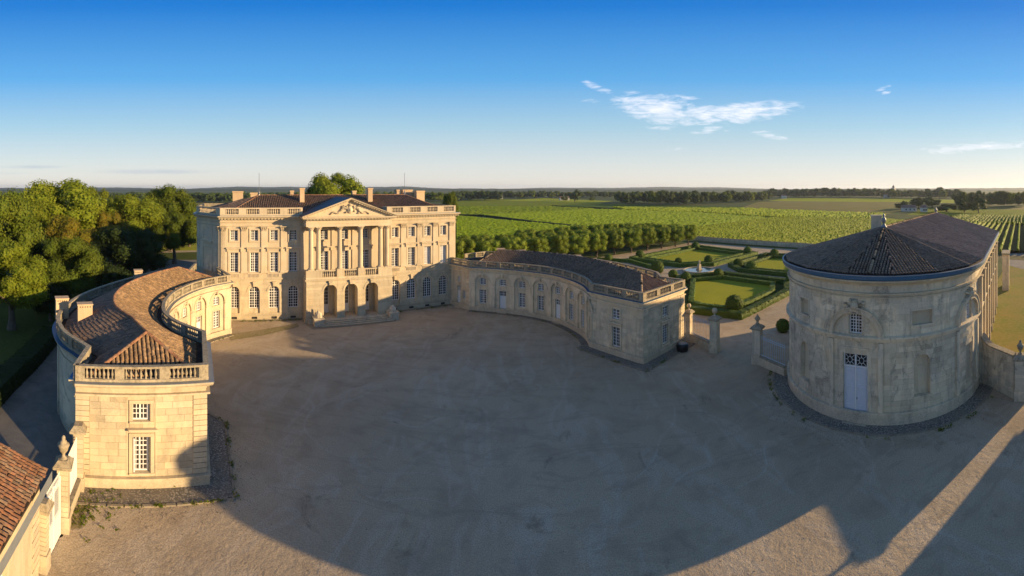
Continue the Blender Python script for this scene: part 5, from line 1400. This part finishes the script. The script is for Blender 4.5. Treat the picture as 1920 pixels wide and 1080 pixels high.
# hedges and clipped balls
def hedge(pts, w, h, label, mat='leaf_box', closed=False, group=None, seed=1, dens=26, name='hedge', step=.5):
    rr = random.Random(seed); p = Path([(*q, 1) for q in (list(pts)+([pts[0]] if closed else []))])
    q2 = Path.__new__(Path); s = []; n = max(2, int(p.len/step))
    base = sorted({round(i*p.len/n, 3) for i in range(n+1)} | {round(x, 3) for x in p.s})
    mb = MB(); rows = []
    prof = [(-.5, 0), (-.52, .5), (-.45, .97), (0, 1), (.45, .97), (.52, .5), (.5, 0)]
    for t in base: rows.append([p.M(t, o*w+rr.gauss(0, .03), z*h+(rr.gauss(0, .035) if z else 0)) for o, z in prof])
    mb.grid(rows, .3); mb.face(rows[0], .3); mb.face(rows[-1], .3)
    for k in range(int(p.len*dens*(w+2*h)/3)):
        t = rr.random()*p.len; j = rr.random()*(w+2*h)
        if j < w: q = p.M(t, j-w/2, h); d = Vector((0, 0, 1))
        else:
            sd_ = 1 if j-w < h else -1; z = (j-w) % h; q = p.M(t, sd_*w*.52, z); d = (p.M(t, sd_, z)-p.M(t, 0, z))
        leafy(mb, q, d, .16, rr, rr.uniform(0, 1))
    return mb.build(name, MAT[mat], label=label, cat='hedge', group=group)
def ball(c, r, label, group='clipped box balls', mat='leaf_box', squash=1.0, name='topiary_ball'):
    rr = random.Random(int(c.x*31+c.y*7)); mb = MB(); z = r*.86*squash
    rows = [[(c.x+r*.93*cos(2*pi*i/14)*sin(pi*(j+.5)/9), c.y+r*.93*sin(2*pi*i/14)*sin(pi*(j+.5)/9), z+r*.93*squash*cos(pi*(j+.5)/9)) for i in range(14)] for j in range(9)]
    mb.grid(rows, .25, closed=True); mb.face(rows[0], .3)
    for k in range(int(500*max(1, r*.8))):
        d = Vector((rr.gauss(0, 1), rr.gauss(0, 1), rr.gauss(.1, 1))).normalized(); leafy(mb, Vector((c.x, c.y, z))+Vector((d.x, d.y, d.z*squash))*r*rr.uniform(.93, 1.03), d, .14, rr, rr.uniform(0, 1))
    return mb.build(name, MAT[mat], label=label, cat='topiary', group=group)
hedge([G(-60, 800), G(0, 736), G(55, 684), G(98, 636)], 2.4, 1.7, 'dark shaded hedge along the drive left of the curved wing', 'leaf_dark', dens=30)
BEDS = {'front': [(1262, 574), (1291, 585), (1387, 597), (1478, 551), (1476, 532), (1358, 517), (1275, 524)],
        'back': [(1183, 488), (1304, 464), (1416, 478), (1336, 499), (1274, 501)],
        'right': [(1369, 500), (1437, 480), (1520, 484), (1520, 522), (1388, 510)]}
def inset(poly, d):
    n = len(poly); out = []
    A_ = sum(poly[i].x*poly[(i+1) % n].y-poly[(i+1) % n].x*poly[i].y for i in range(n)); sg = 1 if A_ > 0 else -1
    for i in range(n):
        a, b, c = poly[i-1], poly[i], poly[(i+1) % n]; u, v = (b-a).normalized(), (c-b).normalized()
        nu, nv = Vector((-u.y, u.x))*sg, Vector((-v.y, v.x))*sg; m = (nu+nv).normalized(); out.append(b+m*d/max(.4, m.dot(nu)))
    return out
for nm, px in BEDS.items():
    poly = PX(*px); w = 1.5 if nm == 'front' else 1.3
    hedge(poly, w, 1.0, f'outer clipped hedge round the {nm} lawn bed of the parterre', closed=True, seed=len(px), dens=22)
    d = 3.0
    inn = inset(poly, d); hedge(inn, 1.0, .8, f'inner clipped hedge round the {nm} lawn bed of the parterre', closed=True, seed=3, dens=22)
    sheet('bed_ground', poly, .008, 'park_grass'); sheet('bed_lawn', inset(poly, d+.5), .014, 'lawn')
hedge(PX((1120, 489), (1180, 492), (1226, 505)), 1.1, .9, 'low clipped hedge behind the right wing roof, left of the fountain', dens=20)
hedge(PX((1152, 497), (1205, 511)), 1.1, .9, 'second low hedge close behind the right wing parapet', dens=20)
for x, y, rp, lab in ((1304, 468, 8, 'box ball at the far corner of the back bed'), (1402, 477, 8, 'box ball at the right corner of the back bed'), (1200, 485, 8.5, 'box ball at the left corner of the back bed near the lime trees'),
                      (1272, 496, 7, 'small low box ball inside the near side of the back bed'), (1329, 495, 9, 'flattened box ball at the near right of the back bed'), (1452, 482, 8.5, 'box ball at the top corner of the right bed'),
                      (1384, 502, 9.5, 'box ball at the left tip of the right bed'), (1409, 509, 11, 'larger box ball at the near corner of the right bed'), (1233, 512, 12.5, 'large light green ball left of the fountain above the wing roof'),
                      (1141, 491, 8, 'small ball behind the wing roof below the lime trees'), (1347, 521, 9.5, 'round bushy ball right in front of the fountain basin'), (1377, 586, 18, 'largest dark ball in the near corner of the front bed'),
                      (1286, 528, 10, 'low bushy shrub at the corner of the front bed by the wing parapet'), (1262, 522, 9, 'dark low bush left of the fountain basin'), (1482, 534, 10, 'ball at the right corner of the front bed against the storehouse'), (1468, 622, 13, 'dark bush behind the railing beside the storehouse')):
    c = G(x, y); r = rp*c.length/F; ball(c, r, lab)
# fountain
fc = G(1311, 508.5); t = thing('fountain', 'round fountain basin with a small statue on a pedestal in the parterre', 'fountain', (*fc, 0))
mb = MB(); mb.lathe((*fc, 0), [(3.9, 0), (3.9, .45), (3.5, .45), (3.5, .1)], 40); mb.build('basin', MAT['limestone'], t); mb = MB(); mb.face([(fc.x+3.5*cos(i*pi/16), fc.y+3.5*sin(i*pi/16), .36) for i in range(32)]); mb.build('water', MAT['water'], t)
mb = MB(); mb.cbox(fc, 1.1, 1.1, .1, .6, .3); mb.cbox(fc, .75, .75, .6, 1.7, .3, 1, .85); mb.build('pedestal', MAT['limestone'], t)
mb = MB(); mb.lathe((*fc, 1.7), [(.32, 0), (.22, .1), (.18, .25), (.26, .45), (.3, .6), (.12, .72), (.16, .85), (.1, .98), (0, 1.0)], 10); mb.tube((fc.x, fc.y, 2.25), (fc.x+.4, fc.y, 2.55), .07); mb.build('statue', MAT['limestone'], t)
# clipped lime rows
a, b = Vector((-12, 106.8)), Vector((61, 143)); dd = (b-a).normalized(); nn_ = Vector((-dd.y, dd.x)); k = 0
for row in range(3):
    for i in range(13 if row < 2 else 9):
        q = a.lerp(b, (i if row < 2 else i+4)/12)+nn_*(9.2*row)+dd*(2.0*(row % 2))
        tree('lime', q, 7.0+R_.uniform(-.5, .6), 7.5+R_.uniform(-.5, .5), ('clipped lime tree in the front row beside the garden path', 'clipped lime tree in the middle row of the lime walk', 'clipped lime tree in the back row next to the vines')[row], group=('front', 'middle', 'back')[row]+' row of the lime walk', name='lime_tree', rot=R_.choice((0, pi/2, pi))+atan2(dd.y, dd.x))
# garden wall below the vines
a, b, c = G(1303, 450.5), G(1510, 465), G(1720, 486); t = thing('garden_wall', 'long low stone wall between the vineyard and the garden strip', 'wall', (*((a+c)/2), 0))
p = Path([(*a, 1), (*b, 1), (*c, 1)]); mb = MB(); band(mb, p, -.25, .25, 0, 1.5); mb.build('wall', MAT['weathered_stone'], t); mb = MB(); band(mb, p, -.33, .33, 1.5, 1.62); mb.build('coping', MAT['lichen_stone'], t)
# ------------------------------------------------------------ vineyards
def vineyard(name, px, label, az=66.8, sp=1.7, h=1.35, w=.75, seg=1.1, mat='leaf_vine', gmat='field_green', amp=.2, leaf=0, under=None, z=.01, world=False):
    poly = [Vector(q) for q in px] if world else PX(*px); n = len(poly)
    sheet('vineyard_ground', poly, z, gmat)
    d = Vector((sin(radians(az)), cos(radians(az)))); q = Vector((-d.y, d.x)); rr = random.Random(len(px)*7+int(h*10)); mb = MB()
    lo = min(v.dot(q) for v in poly); hi = max(v.dot(q) for v in poly); y = lo+sp/2
    while y < hi:
        xs = []
        for i in range(n):
            a, b = poly[i], poly[(i+1) % n]; ya, yb = a.dot(q), b.dot(q)
            if (ya-y)*(yb-y) < 0: f = (y-ya)/(yb-ya); xs.append(a.dot(d)*(1-f)+b.dot(d)*f)
        xs.sort()
        for x0, x1 in zip(xs[::2], xs[1::2]):
            m = max(2, int((x1-x0)/seg)); rows = []
            for i in range(m+1):
                x = x0+(x1-x0)*i/m; o = d*x+q*(y+rr.gauss(0, amp*.3)); hh = h+rr.gauss(0, amp); ww = w*rr.uniform(.75, 1.2)
                rows.append([(o.x-q.x*ww/2, o.y-q.y*ww/2, .25), (o.x-q.x*ww*.45, o.y-q.y*ww*.45, hh*.78+rr.gauss(0, amp*.3)), (o.x+rr.gauss(0, .1), o.y+rr.gauss(0, .1), hh), (o.x+q.x*ww*.45, o.y+q.y*ww*.45, hh*.78+rr.gauss(0, amp*.3)), (o.x+q.x*ww/2, o.y+q.y*ww/2, .25)])
            b0 = len(mb.f); mb.grid(rows)
            for f in range(b0, len(mb.t)): mb.t[f] = rr.uniform(.0, 1)
            if leaf:
                for i in range(int((x1-x0)*leaf)):
                    x = rr.uniform(x0, x1); o = d*x+q*(y+rr.uniform(-.5, .5)*w); leafy(mb, (o.x, o.y, rr.uniform(.7, 1.15)*h), (0, 0, 1), .22, rr, rr.uniform(0, 1))
        y += sp
    mb.build(name, MAT[mat], kind='stuff', label=label)
vineyard('vineyard', [(1303, 446), (1400, 454), (1510, 462.5), (1700, 482), (1790, 470), (1800, 425), (1660, 412.5), (1470, 408.5), (1442, 411), (1306, 429)], 'bright green vine rows behind the long garden wall', seg=.9, leaf=3.2, sp=1.8, gmat='field_dark')
vineyard('vineyard', [(856, 452), (1000, 470), (1100, 458), (1290, 440), (1301, 430), (1290, 428), (1120, 431), (1000, 421), (856, 406.5)], 'darker green vine rows just behind the lime walk', seg=1.1, mat='leaf_vine_far', leaf=1.5, gmat='field_dark', az=72)
vineyard('vineyard', [(908, 406), (1120, 429), (1290, 424), (1304, 426), (1436, 409.5), (1300, 400), (1168, 395.5), (1115, 394)], 'wide middle vineyard between the two dark tracks', seg=1.6, sp=2.0, amp=.3, mat='leaf_vine_far', leaf=.6, gmat='field_green')
vineyard('vineyard', [(856, 403.5), (903, 405), (1113, 392.5), (1035, 389), (856, 389)], 'far vineyard right of the chateau roof', seg=2.5, sp=3, amp=.4, mat='leaf_vine_far', w=1.6, gmat='field_green')
vineyard('vineyard', [(1170, 393.5), (1316, 398.5), (1440, 407), (1655, 410.5), (1660, 402), (1400, 392), (1150, 389.5)], 'far vineyard strip above the bright near vines', seg=2.0, sp=2.6, amp=.35, mat='leaf_vine', w=1.4, gmat='field_green')
vineyard('vineyard', [(1785, 418), (1990, 423), (1990, 408), (1785, 404)], 'bright vineyard strip behind the storehouse roof', seg=1.5, sp=2.2, amp=.3, w=1.2, gmat='field_bright')
vineyard('vineyard', [(1780, 474), (1990, 474), (1990, 421), (1780, 419)], 'spaced vine rows on bare earth right of the storehouse', seg=.8, sp=2.7, h=1.6, w=.6, amp=.18, leaf=4, gmat='earth')
FZ = .012
for i, (px, m) in enumerate((
    ([(856, 388.5), (1035, 388.5), (1150, 389), (1150, 386), (1120, 380), (950, 373), (880, 374), (856, 378)], 'field_green'),
    ([(1035, 388.5), (1150, 389.2), (1400, 391.5), (1400, 388), (1300, 386), (1150, 382.5), (1060, 384)], 'field_dark'),
    ([(940, 376), (1120, 380.5), (1150, 377), (1020, 371.5)], 'field_bright'),
    ([(1385, 391.5), (1662, 402), (1700, 392), (1680, 379), (1470, 376.8), (1420, 379)], 'field_dry'),
    ([(1440, 376.5), (1690, 379), (1800, 381), (1800, 375), (1700, 372.5), (1480, 371)], 'field_bright'),
    ([(1700, 403), (1990, 407), (1990, 392), (1740, 389)], 'field_green'),
    ([(1790, 391.5), (1990, 394), (1990, 387), (1790, 387)], 'field_dry'),
    ([(350, 384), (440, 386), (440, 381), (345, 379.5)], 'field_dry'),
    ([(345, 392), (440, 396), (440, 386.4), (345, 384.5)], 'field_bright'),
    ([(300, 384), (345, 384), (345, 379), (300, 379)], 'field_dry'))):
    sheet('field', PX(*px), FZ+.004*i, m)
# hedge lines and tracks between the vineyards
for i, (px, lab) in enumerate(([(856, 404.5), (908, 405.5), (1000, 418), (1120, 430.5)], 'dark low hedge line running across the vineyards from the chateau'), ([(1036, 386.5), (1060, 388.7), (1115, 390.5), (1168, 394.2)], 'dark ditch hedge beside the far fields')) if 0 else enumerate((([(856, 404.5), (908, 405.5), (1000, 418), (1120, 430.5)], 'dark low hedge line running across the vineyards from the chateau'), ([(1036, 386.5), (1060, 388.7), (1115, 390.5), (1168, 394.2)], 'dark ditch hedge beside the far fields'))):
    hedge(PX(*px), 2.0, 1.2, lab, 'leaf_dark', dens=1.5, step=2.0)
# ------------------------------------------------------------ far trees, woods, hills, houses
def wood(x0, x1, yb, yt, n, label, sp='far', depth=.12, seed=1, wpx=None):
    rr = random.Random(seed)
    for i in range(n):
        x = x0+(x1-x0)*(i+.5+rr.uniform(-.4, .4))/n; yb_ = yb(x) if callable(yb) else yb
        r = F*20/(yb_-353)*(1+rr.random()*depth); h = (20-(yt+rr.uniform(-1.0, 2.5)-353)*r/F)
        h = max(5, h); w = (wpx or (x1-x0)/n*2.4)*r/F*rr.uniform(.75, 1.25)
        tree(sp if rr.random() < .75 else 'farlit', pol(x, r), min(w*1.75, h*1.5), h, label, group=label, parts=False, name='tree')
wood(1155, 1305, lambda x: 384+(x-1155)*.012, 357, 34, 'tree of the dark wood in the middle of the far fields', seed=2, depth=.2, wpx=11)
wood(1300, 1445, lambda x: 385-(x-1300)*.055, 358, 34, 'tree of the wood edge curving back towards the bright field', seed=3, depth=.2, wpx=11)
wood(857, 938, 376.5, 356, 20, 'tree of the tall wood right of the chateau roof', seed=4, depth=.15, wpx=10)
wood(940, 1052, 372.5, 357, 26, 'tree of the low wood behind the first far field', seed=5, wpx=9)
wood(1060, 1155, 371.5, 358, 24, 'tree of the wood line behind the single big field tree', seed=6, wpx=8)
wood(1440, 1660, 371, 352.5, 52, 'tree of the long wood behind the bright field', seed=7, wpx=9)
wood(1660, 1800, 372.5, 354, 30, 'tree of the wood behind the farmhouse', seed=8, wpx=10)
wood(1795, 1930, 388, 358, 26, 'tree of the dark wood at the right edge of the fields', seed=9, wpx=13)
wood(345, 440, 381, 361, 22, 'tree of the wood left behind the chateau', seed=10, wpx=11)
wood(440, 580, 376, 359, 26, 'tree of the wood seen between the chateau chimneys', seed=11, wpx=10)
wood(690, 860, 378, 359, 26, 'tree of the wood behind the right chateau chimneys', seed=12, wpx=11)
wood(-20, 345, 375, 360, 40, 'tree of the far wood seen over the park trees', seed=13, wpx=13)
for x, yb, yt, w, lab in ((1078, 378, 353, 22, 'big round single tree in the far fields by the farm'), (934, 375.5, 361, 11, 'small dark single tree at the corner of the far field'), (1058, 377, 367, 12, 'bush-like tree in front of the far farm building'), (1109, 377, 370, 9, 'small bush at the right of the big field tree'),
                          (1691, 393, 375, 24, 'rounded tree at the left of the farmhouse'), (1722, 390, 367, 26, 'tree directly behind the farmhouse'), (1748, 389, 366, 28, 'tallest tree behind the farmhouse'), (1808, 398, 371, 26, 'dark round tree at the right of the farmhouse group'), (1835, 399, 370, 27, 'round tree standing rightmost of the farmhouse group'), (1775, 397, 382, 36, 'broad dark bush between the farmhouse trees'),
                          (1762, 372, 351, 20, 'poplar-like tall tree in the far wood')):
    r = F*20/(yb-353); ptree('far' if w > 12 else 'farlit', x, r, w, yt, lab, parts=w > 12)
def house(x, yb, wpx, hm, label, roofm='roof_far', rot=.3, deep=8):
    c = G(x, yb); w = wpx*c.length/F; t = thing('farmhouse', label, 'house', (*c, 0)); a = -(x-960)/F+rot
    mb = MB(); mb.cbox(c, w, deep, 0, hm, a); mb.build('wall', MAT['wall_far'], t); ca, sa = cos(a), sin(a)
    q = lambda u, v, z: (c.x+u*ca-v*sa, c.y+u*sa+v*ca, z); W2, D2 = w/2+.4, deep/2+.4; mb = MB()
    mb.face([q(-W2, -D2, hm), q(W2, -D2, hm), q(W2, 0, hm+2.4), q(-W2, 0, hm+2.4)]); mb.face([q(-W2, D2, hm), q(W2, D2, hm), q(W2, 0, hm+2.4), q(-W2, 0, hm+2.4)]); mb.face([q(-W2, -D2, hm), q(-W2, D2, hm), q(-W2, 0, hm+2.4)]); mb.face([q(W2, -D2, hm), q(W2, D2, hm), q(W2, 0, hm+2.4)])
    mb.build('roof', MAT[roofm], t)
    for k in (-.3, 0, .3):
        mb = MB(); mb.face([q(w*k-.5, -deep/2-.02, 1), q(w*k+.5, -deep/2-.02, 1), q(w*k+.5, -deep/2-.02, 2.4), q(w*k-.5, -deep/2-.02, 2.4)]); mb.build('window', MAT['glass'], t)
house(1058, 375.5, 18, 4, 'long pale farm building by the big single tree'); house(1704, 396, 26, 3.2, 'low farmhouse among round trees behind the storehouse'); house(1732, 397, 9, 3.6, 'small barn right beside the low farmhouse')
house(1662, 371, 12, 7, 'pale building at the wood edge on the horizon'); house(938, 372.8, 8, 5, 'tiny pale house beside the wood near the chateau'); house(1470, 372, 9, 5, 'pale hut at the end of the curving wood')
c = pol(1675, 1500); t = thing('church', 'distant church with domed tower on the horizon', 'church', (*c, 0)); mb = MB(); mb.cbox(c, 14, 12, 0, 22, .3); mb.build('nave', MAT['wall_far'], t); mb = MB(); mb.lathe((*c, 20), [(4, 0), (4, 5), (3.4, 7), (2, 9), (.6, 10.5), (0, 14)], 12); mb.build('dome', MAT['roof_far'], t)
def hills(x0, x1, r, hmin, hmax, seed, mat='hill_wood', label=None):
    rr = random.Random(seed); ph = [rr.random()*6.28 for _ in range(5)]; n = 160; rows = []
    for i in range(n+1):
        x = x0+(x1-x0)*i/n; f = i/n*14; v = sum(sin(f*k*.7+p)/k for k, p in zip((1, 2, 3.3, 5.1, 9), ph)); e = min(1, 4*min(i, n-i)/n)
        h = (hmin+(hmax-hmin)*(.5+v*.3))*e+rr.uniform(0, 3)*1; rows.append([(*pol(x, r-600), 0), (*pol(x, r-250), h*.7), (*pol(x, r), max(1, h)), (*pol(x, r+900), h*.8), (*pol(x, r+1800), 0)])
    mb = MB(); mb.grid(rows); mb.build('hills', MAT[mat], kind='structure', smooth=True)
hills(-200, 2100, 3600, 8, 17, 5); hills(300, 900, 5200, 24, 44, 2); hills(-300, 420, 5600, 14, 32, 8); hills(900, 1500, 6000, 22, 38, 3); hills(1400, 2200, 5000, 12, 26, 4)
# loose stones and clods scattered on the gravel, thicker along the walls
mb = MB(); rr = random.Random(91)
def clod(x, y, s):
    a = rr.random()*3; mb.cbox((x, y), s, s*rr.uniform(.6, 1), 0, s*.5, a, rr.uniform(.5, 1.1), .6)
for i in range(1500):
    x, y = rr.uniform(-24, 36), rr.uniform(8, 66)
    clod(x, y, rr.uniform(.02, .065))
for P_, a0_, a1_, w in ((LI, 0, 40, 2.2), (RI, 5, 48, 1.9), (ST, sphi(-85), sphi(70), 2.4)):
    for i in range(900):
        q = P_.M(rr.uniform(a0_, a1_), w+abs(rr.gauss(0, .8))-.3, 0); clod(q.x, q.y, rr.uniform(.02, .07))
mb.build('pebbles', MAT['rubble'], kind='stuff', label='loose stones and clods scattered on the gravel')
# tufts of weeds at the foot of the walls
mb = MB()
for P_, a0_, a1_, w in ((LI, 2, 16, 1.9), (LI, 18, 41, 1.2), (RI, 5, 30, 1.1), (RI, 32, 48, 1.6), (ST, sphi(-85), sphi(70), 2.1), (FP, 3, 12, .9), (FP, 27, 38, .9)):
    for i in range(26):
        t = rr.uniform(a0_, a1_); k = w if rr.random() < .7 else .05
        for j in range(rr.randint(6, 18)):
            q = P_.M(t+rr.gauss(0, .15), k+rr.gauss(0, .1), .06+rr.random()*.12); leafy(mb, q, (0, 0, 1), .1, rr, rr.random())
for i in range(70):
    x = rr.gauss(-22.3, .8); y = 15.2+(x+22.3)*-.2+rr.gauss(.4, 1.0); 
    for j in range(6): leafy(mb, (x+rr.gauss(0, .1), y+rr.gauss(0, .1), .04+rr.random()*.06), (0, 0, 1), .09, rr, rr.random())
mb.build('weeds', MAT['leaf_green'], kind='stuff', label='weeds growing at the foot of the walls')
# ------------------------------------------------------------ haze
mb = MB(); mb.cbox((0, 3000), 19000, 15000, -1, 75); hz_ = mb.build('haze', [], kind='stuff')
m = bpy.data.materials.new('haze'); m.use_nodes = True; nt = m.node_tree; nt.nodes.clear(); o = nt.nodes.new('ShaderNodeOutputMaterial'); v = nt.nodes.new('ShaderNodeVolumePrincipled')
v.inputs['Color'].default_value = (.75, .85, 1, 1); v.inputs['Density'].default_value = 8e-5; v.inputs['Anisotropy'].default_value = .3; nt.links.new(v.outputs[0], o.inputs['Volume']); hz_.data.materials.clear(); hz_.data.materials.append(m)
